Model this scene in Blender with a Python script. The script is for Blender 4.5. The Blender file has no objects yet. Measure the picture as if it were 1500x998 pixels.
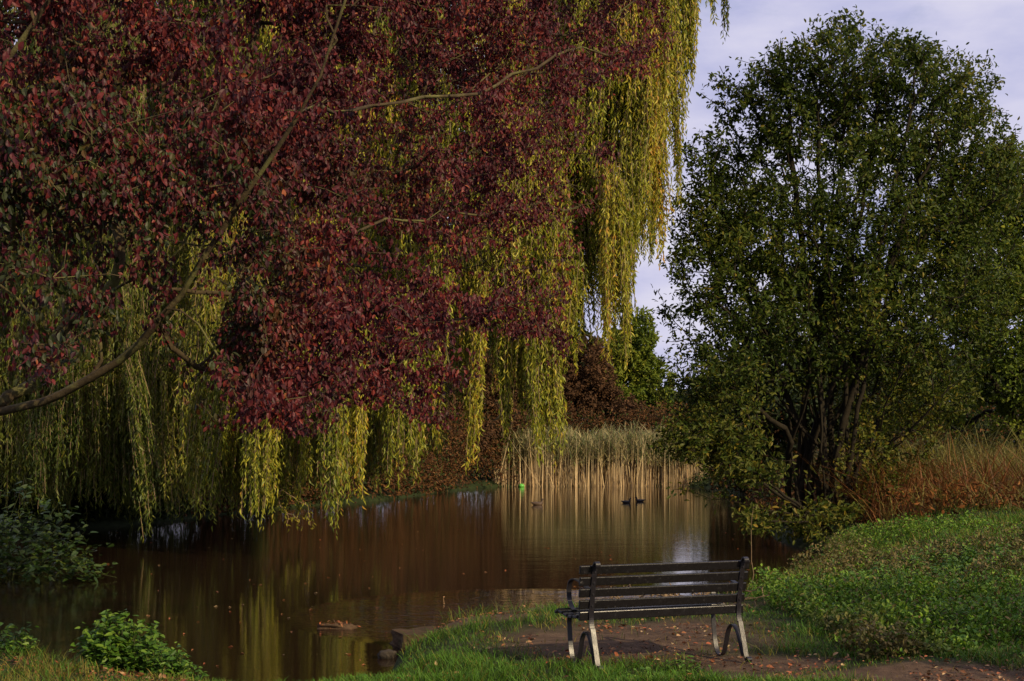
import bpy, math, random
import numpy as np
from mathutils import Vector

R = np.random.default_rng(7)
random.seed(7)
F = 2200.0          # focal length in photo pixels
HC = 2.1            # camera height above the water
YH = 652.0
scene = bpy.context.scene
COL = scene.collection


def P(px, py, Y):
    return np.array([(px - 750.0) / F * Y, Y, HC - (py - YH) / F * Y])


def X_(px, Y):
    return (px - 750.0) / F * Y


def smooth(a, b, x):
    t = np.clip((np.asarray(x, float) - a) / (b - a), 0, 1)
    return t * t * (3 - 2 * t)


# ------------------------------------------------------------------ world helpers
def tag(o, label=None, cat=None, group=None, kind=None):
    if label: o['label'] = label
    if cat: o['category'] = cat
    if group: o['group'] = group
    if kind: o['kind'] = kind
    return o


def thing(name, label, cat, loc=(0, 0, 0), rz=0.0, group=None):
    o = bpy.data.objects.new(name, None)
    o.empty_display_size = 0.2
    o.location = tuple(float(v) for v in loc)
    o.rotation_euler = (0, 0, rz)
    COL.objects.link(o)
    return tag(o, label, cat, group)


def link(name, me, mat, parent=None):
    """parts are modelled in world space unless the parent has been given local meshes"""
    o = bpy.data.objects.new(name, me)
    COL.objects.link(o)
    if mat is not None:
        me.materials.clear()
        me.materials.append(mat)
    if parent is not None:
        o.parent = parent
    return o


def np_mesh(name, V, loops, totals, attrs=None, smooth_sh=False):
    me = bpy.data.meshes.new(name)
    V = np.ascontiguousarray(V, dtype=np.float32)
    loops = np.ascontiguousarray(loops, dtype=np.int32)
    totals = np.ascontiguousarray(totals, dtype=np.int32)
    me.vertices.add(len(V))
    me.vertices.foreach_set('co', V.ravel())
    me.loops.add(len(loops))
    me.loops.foreach_set('vertex_index', loops)
    me.polygons.add(len(totals))
    st = np.concatenate([[0], np.cumsum(totals)[:-1]]).astype(np.int32)
    me.polygons.foreach_set('loop_start', st)
    me.polygons.foreach_set('loop_total', totals)
    me.polygons.foreach_set('use_smooth', np.full(len(totals), smooth_sh))
    for k, v in (attrs or {}).items():
        a = me.attributes.new(k, 'FLOAT', 'POINT')
        a.data.foreach_set('value', np.ascontiguousarray(v, dtype=np.float32))
    me.update(calc_edges=True)
    return me


def norm(v):
    return v / np.maximum(np.linalg.norm(v, axis=-1, keepdims=True), 1e-9)


# ------------------------------------------------------------------ noise (cheap lattice noise, used for clumps and terrain)
_perm = np.random.default_rng(3).random((64, 64, 64)).astype(np.float32)


def vnoise(p, s=1.0):
    p = np.asarray(p, float) * s + 100.0
    i = np.floor(p).astype(int)
    f = p - i
    f = f * f * (3 - 2 * f)
    i %= 64
    j = (i + 1) % 64
    r = 0
    for a, ia in ((1 - f[:, 0], i[:, 0]), (f[:, 0], j[:, 0])):
        for b, ib in ((1 - f[:, 1], i[:, 1]), (f[:, 1], j[:, 1])):
            for c, ic in ((1 - f[:, 2], i[:, 2]), (f[:, 2], j[:, 2])):
                r = r + a * b * c * _perm[ia, ib, ic]
    return r


def noise2(x, y, s):
    return vnoise(np.stack([np.ravel(x), np.ravel(y), np.zeros(np.size(x))], 1), s)


# ------------------------------------------------------------------ leaves and blades
def _tpl(kind):
    if kind == 'kite':      # narrow folded leaf
        v = [(0, 0, 0), (.4, .5, .12), (1, 0, -.15), (.4, -.5, .12)]
        f = [(0, 2, 1), (0, 3, 2)]
    elif kind == 'oval':
        v = [(0, 0, 0), (.22, .36, .07), (.55, .48, .06), (.85, .24, -.05), (1, 0, -.14), (.85, -.24, -.05), (.55, -.48, .06), (.22, -.36, .07), (.5, 0, -.02)]
        f = [(0, 8, 2, 1), (8, 4, 3, 2), (0, 7, 6, 8), (8, 6, 5, 4)]
    elif kind == 'lance':   # willow leaf, curved
        v = [(0, 0, 0), (.35, .5, .02), (.7, .36, -.06), (1, 0, -.2), (.7, -.36, -.06), (.35, -.5, .02)]
        f = [(0, 5, 1), (1, 5, 4, 2), (2, 4, 3)]
    elif kind == 'heart':
        v = [(0, 0, 0), (-.04, .3, .05), (.2, .5, .06), (.6, .36, 0), (1, 0, -.12), (.6, -.36, 0), (.2, -.5, .06), (-.04, -.3, .05)]
        f = [(0, 4, 3, 2, 1), (0, 7, 6, 5, 4)]
    return np.array(v, float), f


def leaves(name, pos, axis, up, length, width, kind='kite', tint=None, tint2=None):
    """one mesh of many folded leaves; pos = where the stalk joins the twig"""
    T, Fc = _tpl(kind)
    N = len(pos)
    axis = norm(axis)
    side = norm(np.cross(up, axis))
    nrm = np.cross(axis, side)
    length = np.broadcast_to(length, (N,))
    width = np.broadcast_to(width, (N,))
    V = (pos[:, None, :] + axis[:, None, :] * (T[None, :, 0:1] * length[:, None, None])
         + side[:, None, :] * (T[None, :, 1:2] * width[:, None, None])
         + nrm[:, None, :] * (T[None, :, 2:3] * length[:, None, None]))
    k = len(T)
    base = (np.arange(N) * k)[:, None]
    fl = np.concatenate([np.array(f) for f in Fc])
    loops = (base + fl[None, :]).ravel()
    tot = np.tile(np.array([len(f) for f in Fc]), N)
    if tint is None: tint = R.random(N)
    at = {'tint': np.repeat(tint, k)}
    if tint2 is not None: at['hue'] = np.repeat(tint2, k)
    return np_mesh(name, V.reshape(-1, 3), loops, tot, at)


def blades(name, pos, h, w, lean, tint=None, tint2=None, droop=0.35):
    """grass blades: a tapering ribbon in three steps bending over"""
    N = len(pos)
    h = np.broadcast_to(h, (N,)); w = np.broadcast_to(w, (N,)); droop = np.broadcast_to(droop, (N,))
    ang = R.random(N) * 2 * np.pi
    d = np.stack([np.cos(ang), np.sin(ang), np.zeros(N)], 1)
    lean = np.broadcast_to(lean, (N,))
    s = np.stack([-np.sin(ang + R.normal(0, .6, N)), np.cos(ang), np.zeros(N)], 1)
    rows = []
    for t, ww in ((0, 1.0), (.45, .85), (.8, .5)):
        c = pos + d * (h * (lean * t + droop * t * t))[:, None] + np.array([0, 0, 1.0]) * (h * (t - droop * .35 * t * t))[:, None]
        rows += [c - s * (w * ww * .5)[:, None], c + s * (w * ww * .5)[:, None]]
    t = 1.0
    rows.append(pos + d * (h * (lean * t + droop * t * t))[:, None] + np.array([0, 0, 1.0]) * (h * (t - droop * .35))[:, None])
    V = np.stack(rows, 1)
    base = (np.arange(N) * 7)[:, None]
    fl = np.array([0, 1, 3, 2, 2, 3, 5, 4, 4, 5, 6])
    loops = (base + fl[None, :]).ravel()
    tot = np.tile(np.array([4, 4, 3]), N)
    if tint is None: tint = R.random(N)
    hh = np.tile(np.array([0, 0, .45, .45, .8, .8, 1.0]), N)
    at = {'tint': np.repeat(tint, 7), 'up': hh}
    if tint2 is not None: at['hue'] = np.repeat(tint2, 7)
    return np_mesh(name, V.reshape(-1, 3), loops, tot, at)


# ------------------------------------------------------------------ branch skeletons
class Skel:
    def __init__(self):
        self.p, self.par, self.len = [], [], []

    def add(self, p, par):
        self.p.append(np.array(p, float)); self.par.append(par)
        self.len.append(0 if par < 0 else self.len[par] + np.linalg.norm(self.p[-1] - self.p[par]))
        return len(self.p) - 1

    def line(self, pts, par=-1, seg=.4, wob=.03):
        """a wobbling polyline through pts (Catmull-Rom)"""
        pts = [np.array(q, float) for q in pts]
        if par >= 0: pts = [self.p[par]] + pts
        cur = par
        if par < 0: cur = self.add(pts[0], -1)
        ids = [cur]
        for i in range(len(pts) - 1):
            a, b = pts[i], pts[i + 1]
            m0 = pts[max(i - 1, 0)]; m1 = pts[min(i + 2, len(pts) - 1)]
            n = max(1, int(np.linalg.norm(b - a) / seg))
            for k in range(1, n + 1):
                t = k / n
                q = .5 * ((2 * a) + (b - m0) * t + (2 * m0 - 5 * a + 4 * b - m1) * t * t + (3 * a - m0 - 3 * b + m1) * t ** 3)
                cur = self.add(q + R.normal(0, wob, 3), cur); ids.append(cur)
        return ids

    def grow(self, targets, kp=.25, seg=.3, wob=.03, droop=0.0, order=None, minlen=0.0):
        T = np.array(targets)
        root = self.p[0]
        o = np.argsort(np.linalg.norm(T - root, axis=1) + R.normal(0, .3, len(T))) if order is None else order
        cap = len(self.p) + int(sum(1 for _ in T) * 12) + 1000
        A = np.zeros((cap, 3)); L = np.zeros(cap); n = len(self.p)
        A[:n] = self.p; L[:n] = self.len
        ends = []
        for ti in o:
            t = T[ti]
            d = np.linalg.norm(A[:n] - t, axis=1)
            c = d + kp * L[:n] + (L[:n] < minlen) * 50
            j = int(np.argmin(c))
            par = self.par[j]
            dirn = norm(self.p[j] - self.p[par]) if par >= 0 else np.array([0, 0, 1.0])
            D = d[j]
            if D < 1e-3: continue
            mid = self.p[j] + dirn * D * .45 + np.array([0, 0, D * .08])
            k = max(2, int(D / seg)); k = min(k, 11)
            cur = j
            for s in range(1, k + 1):
                u = s / k
                q = (1 - u) ** 2 * self.p[j] + 2 * u * (1 - u) * mid + u * u * t
                q = q + np.array([0, 0, -droop * D * u * u]) + R.normal(0, wob, 3) * (u < 1)
                cur = self.add(q, cur)
                if n < cap:
                    A[n] = q; L[n] = self.len[-1]; n += 1
            ends.append(cur)
        return ends

    def radii(self, tip=.004, pw=2.3, rmax=.5, rmin=0):
        n = len(self.p)
        acc = np.zeros(n)
        for i in range(n - 1, -1, -1):
            if acc[i] == 0: acc[i] = tip ** pw
            if self.par[i] >= 0: acc[self.par[i]] += acc[i]
        self.r = np.minimum(acc ** (1 / pw), rmax)
        self.acc = acc
        return self.r

    def mesh(self, name, sides=6, keep=None, flare=None):
        p = np.array(self.p); par = np.array(self.par); r = self.r.copy()
        if flare is not None: r = r * flare(p)
        n = len(p)
        main = np.full(n, -1)
        for i in range(n):
            q = par[i]
            if q >= 0 and (main[q] < 0 or self.acc[i] > self.acc[main[q]]): main[q] = i
        ids = np.array([i for i in range(n) if par[i] >= 0 and (keep is None or keep[i])])
        d = np.zeros((n, 3)); d[par >= 0] = norm(p[par >= 0] - p[par[par >= 0]])
        for i in range(n):
            if par[i] < 0 and main[i] >= 0: d[i] = d[main[i]]
        q = par[ids]
        is_main = main[q] == ids
        d0 = np.where(is_main[:, None], d[q], d[ids]); d1 = d[ids]
        r0 = np.where(is_main, r[q], np.minimum(r[q], r[ids] * 1.25)); r1 = r[ids]
        ref = np.array([.31, .9, .17])
        a = np.arange(sides) / sides * 2 * np.pi
        rings = []
        for pp, dd, rr in ((p[q], d0, r0), (p[ids], d1, r1)):
            u = norm(np.cross(dd, ref)); v = np.cross(dd, u)
            rings.append(pp[:, None, :] + rr[:, None, None] * (u[:, None, :] * np.cos(a)[None, :, None] + v[:, None, :] * np.sin(a)[None, :, None]))
        V = np.concatenate(rings, 1).reshape(-1, 3)
        base = (np.arange(len(ids)) * 2 * sides)[:, None]
        fl = np.array([[k, (k + 1) % sides, sides + (k + 1) % sides, sides + k] for k in range(sides)]).ravel()
        loops = (base + fl[None, :]).ravel()
        tot = np.full(len(ids) * sides, 4)
        return np_mesh(name, V, loops, tot, {'tint': np.repeat(R.random(len(ids)), 2 * sides)}, True)


# ------------------------------------------------------------------ materials
def lin(c):
    return tuple((x / 255 / 12.92) if x / 255 <= .04045 else ((x / 255 + .055) / 1.055) ** 2.4 for x in c) + (1,)


def mat_new(name):
    m = bpy.data.materials.new(name); m.use_nodes = True
    nt = m.node_tree; nt.nodes.clear()
    out = nt.nodes.new('ShaderNodeOutputMaterial')
    return m, nt, out


def ramp(nt, fac, stops):
    r = nt.nodes.new('ShaderNodeValToRGB')
    el = r.color_ramp.elements
    while len(el) > 1: el.remove(el[-1])
    el[0].position = stops[0][0]; el[0].color = tuple(stops[0][1]) + (1,) if len(stops[0][1]) == 3 else stops[0][1]
    for pz, c in stops[1:]:
        e = el.new(pz); e.color = tuple(c) + (1,) if len(c) == 3 else c
    nt.links.new(fac, r.inputs[0])
    return r.outputs[0]


def attr(nt, name):
    a = nt.nodes.new('ShaderNodeAttribute'); a.attribute_name = name
    return a.outputs['Fac']


def mixc(nt, f, a, b, mode='MIX'):
    m = nt.nodes.new('ShaderNodeMix'); m.data_type = 'RGBA'; m.blend_type = mode
    for sock, v in ((m.inputs[0], f), (m.inputs[6], a), (m.inputs[7], b)):
        if hasattr(v, 'links'): nt.links.new(v, sock)
        else: sock.default_value = v if not (isinstance(v, tuple) and len(v) == 3) else v + (1,)
    return m.outputs[2]


def mnoise(nt, scale, detail=4, rough=.55, vec=None, out=0):
    n = nt.nodes.new('ShaderNodeTexNoise'); n.inputs['Scale'].default_value = scale
    n.inputs['Detail'].default_value = detail; n.inputs['Roughness'].default_value = rough
    if vec is None:
        tc = nt.nodes.new('ShaderNodeNewGeometry'); vec = tc.outputs['Position']
    nt.links.new(vec, n.inputs['Vector'])
    return n.outputs[out]


def leaf_mat(name, stops, stops2=None, trans=.35, rough=.45, spec=.5):
    """per-leaf colours; 'hue' (turned or different leaves; on the willow, painted shade as well) picks between two ramps"""
    m, nt, out = mat_new(name)
    c = ramp(nt, attr(nt, 'tint'), stops)
    if stops2:
        c = mixc(nt, attr(nt, 'hue'), c, ramp(nt, attr(nt, 'tint'), stops2))
    b = nt.nodes.new('ShaderNodeBsdfPrincipled')
    nt.links.new(c, b.inputs['Base Color']); b.inputs['Roughness'].default_value = rough
    b.inputs['Specular IOR Level'].default_value = spec
    t = nt.nodes.new('ShaderNodeBsdfTranslucent')
    nt.links.new(c, t.inputs['Color'])
    mx = nt.nodes.new('ShaderNodeMixShader'); mx.inputs[0].default_value = trans
    nt.links.new(b.outputs[0], mx.inputs[1]); nt.links.new(t.outputs[0], mx.inputs[2])
    nt.links.new(mx.outputs[0], out.inputs[0])
    return m


def bark_mat(name, c0, c1, c2=None, scale=9):
    m, nt, out = mat_new(name)
    n = mnoise(nt, scale, 6, .7)
    c = ramp(nt, n, [(.3, c0), (.7, c1)])
    if c2:
        n2 = mnoise(nt, 3.3, 3, .6)
        c = mixc(nt, ramp(nt, n2, [(.5, (0, 0, 0)), (.62, (1, 1, 1))]), c, c2)
    b = nt.nodes.new('ShaderNodeBsdfPrincipled'); b.inputs['Roughness'].default_value = .9; b.inputs['Specular IOR Level'].default_value = .2
    nt.links.new(c, b.inputs['Base Color'])
    bp = nt.nodes.new('ShaderNodeBump'); bp.inputs['Strength'].default_value = .6; bp.inputs['Distance'].default_value = .02
    nt.links.new(mnoise(nt, scale * 3, 5, .7), bp.inputs['Height']); nt.links.new(bp.outputs[0], b.inputs['Normal'])
    nt.links.new(b.outputs[0], out.inputs[0])
    return m


M = {}
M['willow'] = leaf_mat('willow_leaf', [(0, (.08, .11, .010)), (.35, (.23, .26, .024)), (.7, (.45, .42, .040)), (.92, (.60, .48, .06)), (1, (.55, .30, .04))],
                       [(0, (.05, .085, .015)), (.5, (.09, .13, .02)), (1, (.16, .19, .03))], trans=.4, rough=.5, spec=.35)  # second ramp: darker green, painted shade for inner and left strands
M['purple'] = leaf_mat('purple_leaf', [(0, (.032, .007, .010)), (.4, (.085, .014, .018)), (.7, (.15, .022, .021)), (.9, (.23, .036, .020)), (1, (.30, .08, .026))],
                       [(0, (.02, .03, .008)), (.5, (.04, .05, .010)), (1, (.12, .06, .016))], trans=.33, rough=.5, spec=.3)
M['alder'] = leaf_mat('broad_leaf', [(0, (.020, .038, .005)), (.5, (.048, .075, .007)), (.85, (.10, .12, .011)), (1, (.17, .15, .014))],
                      [(0, (.06, .075, .012)), (.55, (.13, .13, .018)), (1, (.26, .17, .02))], trans=.34, rough=.5, spec=.18)
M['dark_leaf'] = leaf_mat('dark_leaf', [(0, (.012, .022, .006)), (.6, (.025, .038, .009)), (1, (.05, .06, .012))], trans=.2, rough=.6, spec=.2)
M['yellow_green'] = leaf_mat('yellow_green_leaf', [(0, (.05, .085, .008)), (.6, (.13, .17, .014)), (1, (.26, .25, .025))], trans=.3, rough=.6, spec=.2)
M['russet'] = leaf_mat('russet_leaf', [(0, (.06, .034, .016)), (.5, (.10, .052, .026)), (.85, (.15, .075, .034)), (1, (.22, .12, .045))], trans=.25, rough=.7, spec=.1)
M['nettle'] = leaf_mat('nettle_leaf', [(0, (.03, .075, .009)), (.5, (.065, .15, .014)), (1, (.15, .24, .022))], trans=.3, rough=.5, spec=.35)
M['bramble'] = leaf_mat('bramble_leaf', [(0, (.02, .045, .008)), (.6, (.04, .075, .010)), (1, (.10, .13, .016))], trans=.25, rough=.4, spec=.4)
M['bark'] = bark_mat('dark_bark', (.009, .007, .004), (.026, .020, .011))
M['bark_lichen'] = bark_mat('lichen_bark', (.032, .022, .012), (.085, .062, .030), (.11, .105, .035))
M['twig'] = bark_mat('tan_twig', (.13, .09, .05), (.26, .18, .10))


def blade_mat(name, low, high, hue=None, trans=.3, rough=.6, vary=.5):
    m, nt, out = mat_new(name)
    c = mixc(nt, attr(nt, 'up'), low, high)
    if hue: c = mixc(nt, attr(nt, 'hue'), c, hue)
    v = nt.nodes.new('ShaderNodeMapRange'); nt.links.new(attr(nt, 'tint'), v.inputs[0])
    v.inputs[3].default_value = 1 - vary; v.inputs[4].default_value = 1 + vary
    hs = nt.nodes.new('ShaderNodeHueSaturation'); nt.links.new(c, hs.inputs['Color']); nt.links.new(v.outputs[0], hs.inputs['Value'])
    b = nt.nodes.new('ShaderNodeBsdfPrincipled'); b.inputs['Roughness'].default_value = rough
    b.inputs['Specular IOR Level'].default_value = .3
    nt.links.new(hs.outputs[0], b.inputs['Base Color'])
    t = nt.nodes.new('ShaderNodeBsdfTranslucent'); nt.links.new(hs.outputs[0], t.inputs['Color'])
    mx = nt.nodes.new('ShaderNodeMixShader'); mx.inputs[0].default_value = trans
    nt.links.new(b.outputs[0], mx.inputs[1]); nt.links.new(t.outputs[0], mx.inputs[2]); nt.links.new(mx.outputs[0], out.inputs[0])
    return m


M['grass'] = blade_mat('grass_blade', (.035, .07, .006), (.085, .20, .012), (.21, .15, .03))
M['tall_grass'] = blade_mat('tall_grass_blade', (.11, .07, .02), (.20, .20, .04), (.17, .065, .018))
M['reed'] = blade_mat('reed_stalk', (.58, .42, .23), (.40, .34, .19), (.34, .20, .09), trans=.15)
M['reed_leaf'] = blade_mat('reed_leaf', (.11, .14, .045), (.20, .22, .08), (.32, .27, .12), trans=.3)


def litter_mat():
    return leaf_mat('fallen_leaf', [(0, (.04, .018, .008)), (.35, (.10, .04, .015)), (.6, (.22, .09, .03)), (.8, (.30, .08, .03)), (1, (.42, .30, .14))], trans=.1, rough=.6, spec=.3)


M['litter'] = litter_mat()

# ------------------------------------------------------------------ the pond outline and the ground
SHORE_PX = [(-330, 1010), (-150, 995), (0, 985), (110, 992), (210, 1012), (300, 1028), (420, 1038), (520, 1028), (575, 995), (588, 962), (610, 945), (640, 928), (700, 918), (760, 913),
            (830, 912), (900, 913), (960, 913), (1010, 908), (1080, 890), (1140, 862), (1190, 838), (1215, 822), (1205, 808),
            (1160, 799), (1135, 788), (1122, 772), (1120, 752), (1110, 738), (1090, 726), (1060, 717), (1000, 712.5), (900, 712), (800, 712.5), (735, 713), (690, 716), (640, 722), (560, 733), (480, 739), (400, 745), (330, 753), (250, 763), (170, 771), (100, 777)]
SH = [np.array([X_(x, 4620.0 / (y - YH)), 4620.0 / (y - YH)]) for x, y in SHORE_PX]
SH += [np.array(v, float) for v in [(-12.0, 30), (-11.5, 24), (-12, 19), (-14, 15)]]
SH = np.array(SH)


def shore_sd(x, y):
    """signed distance to the pond's outline, negative over water"""
    x = np.ravel(x).astype(float); y = np.ravel(y).astype(float)
    best = np.full(x.shape, 1e9); inside = np.zeros(x.shape, bool)
    n = len(SH)
    for i in range(n):
        a = SH[i]; b = SH[(i + 1) % n]
        e = b - a
        t = np.clip(((x - a[0]) * e[0] + (y - a[1]) * e[1]) / (e @ e), 0, 1)
        best = np.minimum(best, np.hypot(x - a[0] - t * e[0], y - a[1] - t * e[1]))
        c = (a[1] > y) != (b[1] > y)
        with np.errstate(divide='ignore', invalid='ignore'):
            xi = (b[0] - a[0]) * (y - a[1]) / (b[1] - a[1]) + a[0]
        inside ^= c & (x < xi)
    return np.where(inside, -best, best)


def height(x, y):
    x = np.ravel(x).astype(float); y = np.ravel(y).astype(float)
    d = shore_sd(x, y)
    k = .22 + .10 * noise2(x, y, .9)
    h = np.where(d > 0, k * (1 - np.exp(-d / .35)) + .03 * np.minimum(d, 8) * smooth(3.5, 7, x), -.55 * (1 - np.exp(d / 1.2)))
    h += np.where(d > 0, smooth(0, 2.5, d) * (.05 * (noise2(x, y, 1.3) - .5) + .03 * (noise2(x, y, 4.1) - .5)), 0)
    h += smooth(2.8, 8.5, x) * smooth(13, 22, y) * smooth(.0, 3, d) * .33 * (1 - .6 * smooth(40, 70, y))
    h += smooth(3.2, 4.5, x) * smooth(.3, 2, d) * (.20 * (noise2(x + 5, y, .75) - .5) + .10 * (noise2(x, y, 1.9) - .5)) * smooth(12.5, 14, y)
    h += smooth(0, 4, d) * smooth(60, 140, y) * 1.3
    h = h + np.where(d > 0, .03, 0)
    f = (1 - smooth(.7, 1.6, np.hypot((x - 1.2) * .7, y - 12.5))) * (d > 0)
    return h * (1 - f) + f * (.262 + .012 * (noise2(x, y, 5) - .5))


def grid_ground():
    xs = np.concatenate([-np.geomspace(400, 14, 24), np.linspace(-13.6, -6.2, 38), np.linspace(-6, 9, 190), np.linspace(9.2, 20, 50), np.geomspace(21, 400, 22)])
    ys = np.concatenate([[-60, -30, -10, 0, 4, 7, 9], np.linspace(10, 19, 130), np.linspace(19.15, 36, 110), np.linspace(36.4, 90, 110), np.geomspace(92, 900, 24)])
    Xg, Yg = np.meshgrid(xs, ys)
    Z = height(Xg, Yg)
    V = np.stack([Xg.ravel(), Yg.ravel(), Z], 1)
    nx, ny = len(xs), len(ys)
    i = (np.arange(ny - 1)[:, None] * nx + np.arange(nx - 1)[None, :]).ravel()
    loops = np.stack([i, i + 1, i + nx + 1, i + nx], 1).ravel()
    return np_mesh('ground', V, loops, np.full(len(i), 4), None, True)


# where the earth is bare: the worn patch round the bench and the footpath in front of it
def bare(x, y):
    x = np.ravel(x).astype(float); y = np.ravel(y).astype(float)
    j = .5 * (noise2(x, y, 1.7) - .5) + .35 * (noise2(x, y, 5.) - .5)
    a = 1 - np.hypot((x - 1.15) / 1.75, (y - 14.1 - .25 * (x - 1.2)) / 1.75)      # under and beyond the seat
    b = 1 - np.hypot((x - 3.1) / 2.3, (y - 11.55 + .05 * (x - 3)) / .62)           # path at the lower right
    c = 1 - np.hypot((x + .55) / 1.0, (y - 15.9) / .85)                            # by the slab
    e = 1 - np.hypot((x - .9) / 2.2, (y - 17.1) / .55)                             # strip at the water
    g = 1 - np.hypot((x - 2.0) / .9, (y - 12.6) / .65)
    return np.clip(np.maximum.reduce([a * 1.2, b * 1.6, c * 1.5, e, g * 1.5]) * 1.6 + j * 1.1, 0, 1)


def ground_mat():
    m, nt, out = mat_new('earth_and_turf')
    g = attr(nt, 'bare')
    soil = ramp(nt, mnoise(nt, 6, 8, .7), [(.3, (.05, .03, .018)), (.55, (.10, .062, .038)), (.75, (.17, .11, .07))])
    turf = ramp(nt, mnoise(nt, 9, 6, .7), [(.3, (.012, .02, .006)), (.7, (.035, .05, .012))])
    c = mixc(nt, g, turf, soil)
    b = nt.nodes.new('ShaderNodeBsdfPrincipled'); b.inputs['Roughness'].default_value = .95; b.inputs['Specular IOR Level'].default_value = .2
    nt.links.new(c, b.inputs['Base Color'])
    bp = nt.nodes.new('ShaderNodeBump'); bp.inputs['Strength'].default_value = .9; bp.inputs['Distance'].default_value = .03
    nt.links.new(mnoise(nt, 22, 8, .75), bp.inputs['Height']); nt.links.new(bp.outputs[0], b.inputs['Normal'])
    nt.links.new(b.outputs[0], out.inputs[0])
    return m


gm = grid_ground()
co = np.empty(len(gm.vertices) * 3, np.float32); gm.vertices.foreach_get('co', co); co = co.reshape(-1, 3)
a_ = gm.attributes.new('bare', 'FLOAT', 'POINT'); a_.data.foreach_set('value', bare(co[:, 0], co[:, 1]).astype(np.float32))
tag(link('ground', gm, ground_mat()), kind='structure')


def water_mat():
    m, nt, out = mat_new('pond_water')
    b = nt.nodes.new('ShaderNodeBsdfPrincipled')
    b.inputs['Base Color'].default_value = (.017, .009, .005, 1)
    b.inputs['Roughness'].default_value = .014
    b.inputs['IOR'].default_value = 1.333
    b.inputs['Specular IOR Level'].default_value = .5
    geo = nt.nodes.new('ShaderNodeNewGeometry')

    def mp(sx, sy, rz=0):
        q = nt.nodes.new('ShaderNodeMapping'); q.inputs['Scale'].default_value = (sx, sy, 1); q.inputs['Rotation'].default_value = (0, 0, rz)
        nt.links.new(geo.outputs['Position'], q.inputs[0]); return q.outputs[0]
    n1 = mnoise(nt, 1, 3, .5, mp(1.5, 7.5, .1))
    n2 = mnoise(nt, 1, 2, .5, mp(9, 22, -.15))
    n3 = mnoise(nt, 1, 2, .5, mp(.5, 1.1, .4))
    # a livelier patch of ripples off the little beach, blown in from the right
    spot = nt.nodes.new('ShaderNodeVectorMath'); spot.operation = 'SUBTRACT'
    nt.links.new(geo.outputs['Position'], spot.inputs[0]); spot.inputs[1].default_value = (.3, 18.6, 0)
    sc = nt.nodes.new('ShaderNodeVectorMath'); sc.operation = 'MULTIPLY'
    nt.links.new(spot.outputs[0], sc.inputs[0]); sc.inputs[1].default_value = (.33, .30, 0)
    ln = nt.nodes.new('ShaderNodeVectorMath'); ln.operation = 'LENGTH'; nt.links.new(sc.outputs[0], ln.inputs[0])
    mr = nt.nodes.new('ShaderNodeMapRange'); nt.links.new(ln.outputs['Value'], mr.inputs[0])
    mr.inputs[1].default_value = 1.0; mr.inputs[2].default_value = .1; mr.inputs[3].default_value = 0; mr.inputs[4].default_value = 1

    def math(op, a, bb):
        q = nt.nodes.new('ShaderNodeMath'); q.operation = op
        for s, v in ((q.inputs[0], a), (q.inputs[1], bb)):
            if hasattr(v, 'links'): nt.links.new(v, s)
            else: s.default_value = v
        return q.outputs[0]
    h = math('ADD', math('MULTIPLY', n1, .0016), math('MULTIPLY', n2, .0009))
    h = math('ADD', h, math('MULTIPLY', n3, .003))
    rip = math('MULTIPLY', mr.outputs[0], math('MULTIPLY', mnoise(nt, 1, 2, .5, mp(2.2, 9.5, .12)), .2))
    h = math('ADD', h, rip)
    bp = nt.nodes.new('ShaderNodeBump'); bp.inputs['Strength'].default_value = 1; bp.inputs['Distance'].default_value = 1
    nt.links.new(h, bp.inputs['Height']); nt.links.new(bp.outputs[0], b.inputs['Normal'])
    nt.links.new(b.outputs[0], out.inputs[0])
    return m


wv = np.array([(-40, 8, 0), (30, 8, 0), (30, 86, 0), (-40, 86, 0)], float)
tag(link('water', np_mesh('water', wv, np.array([0, 1, 2, 3]), np.array([4])), water_mat()), kind='structure')


def onground(x, y, dz=0):
    return np.stack([np.ravel(x), np.ravel(y), height(x, y) + dz], 1)


# ------------------------------------------------------------------ the bench
bench_a = math.atan2(.54, 1.32)


def metal_mat(name, c, rough):
    m, nt, out = mat_new(name)
    b = nt.nodes.new('ShaderNodeBsdfPrincipled')
    n = mnoise(nt, 30, 6, .7)
    nt.links.new(ramp(nt, n, [(.3, c), (.6, tuple(v * 1.5 for v in c)), (.67, tuple(v * 2 + .01 for v in c)), (.74, (.11, .10, .095))]), b.inputs['Base Color'])
    b.inputs['Specular IOR Level'].default_value = .32
    r = nt.nodes.new('ShaderNodeMapRange'); nt.links.new(mnoise(nt, 18, 5, .6), r.inputs[0])
    r.inputs[3].default_value = rough - .08; r.inputs[4].default_value = rough + .14
    nt.links.new(r.outputs[0], b.inputs['Roughness'])
    bp = nt.nodes.new('ShaderNodeBump'); bp.inputs['Strength'].default_value = .25; bp.inputs['Distance'].default_value = .004
    nt.links.new(mnoise(nt, 60, 4, .7), bp.inputs['Height']); nt.links.new(bp.outputs[0], b.inputs['Normal'])
    nt.links.new(b.outputs[0], out.inputs[0])
    return m


M['iron'] = metal_mat('black_painted_iron', (.009, .008, .010), .30)
M['slat'] = metal_mat('black_painted_wood', (.006, .0055, .006), .24)


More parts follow.
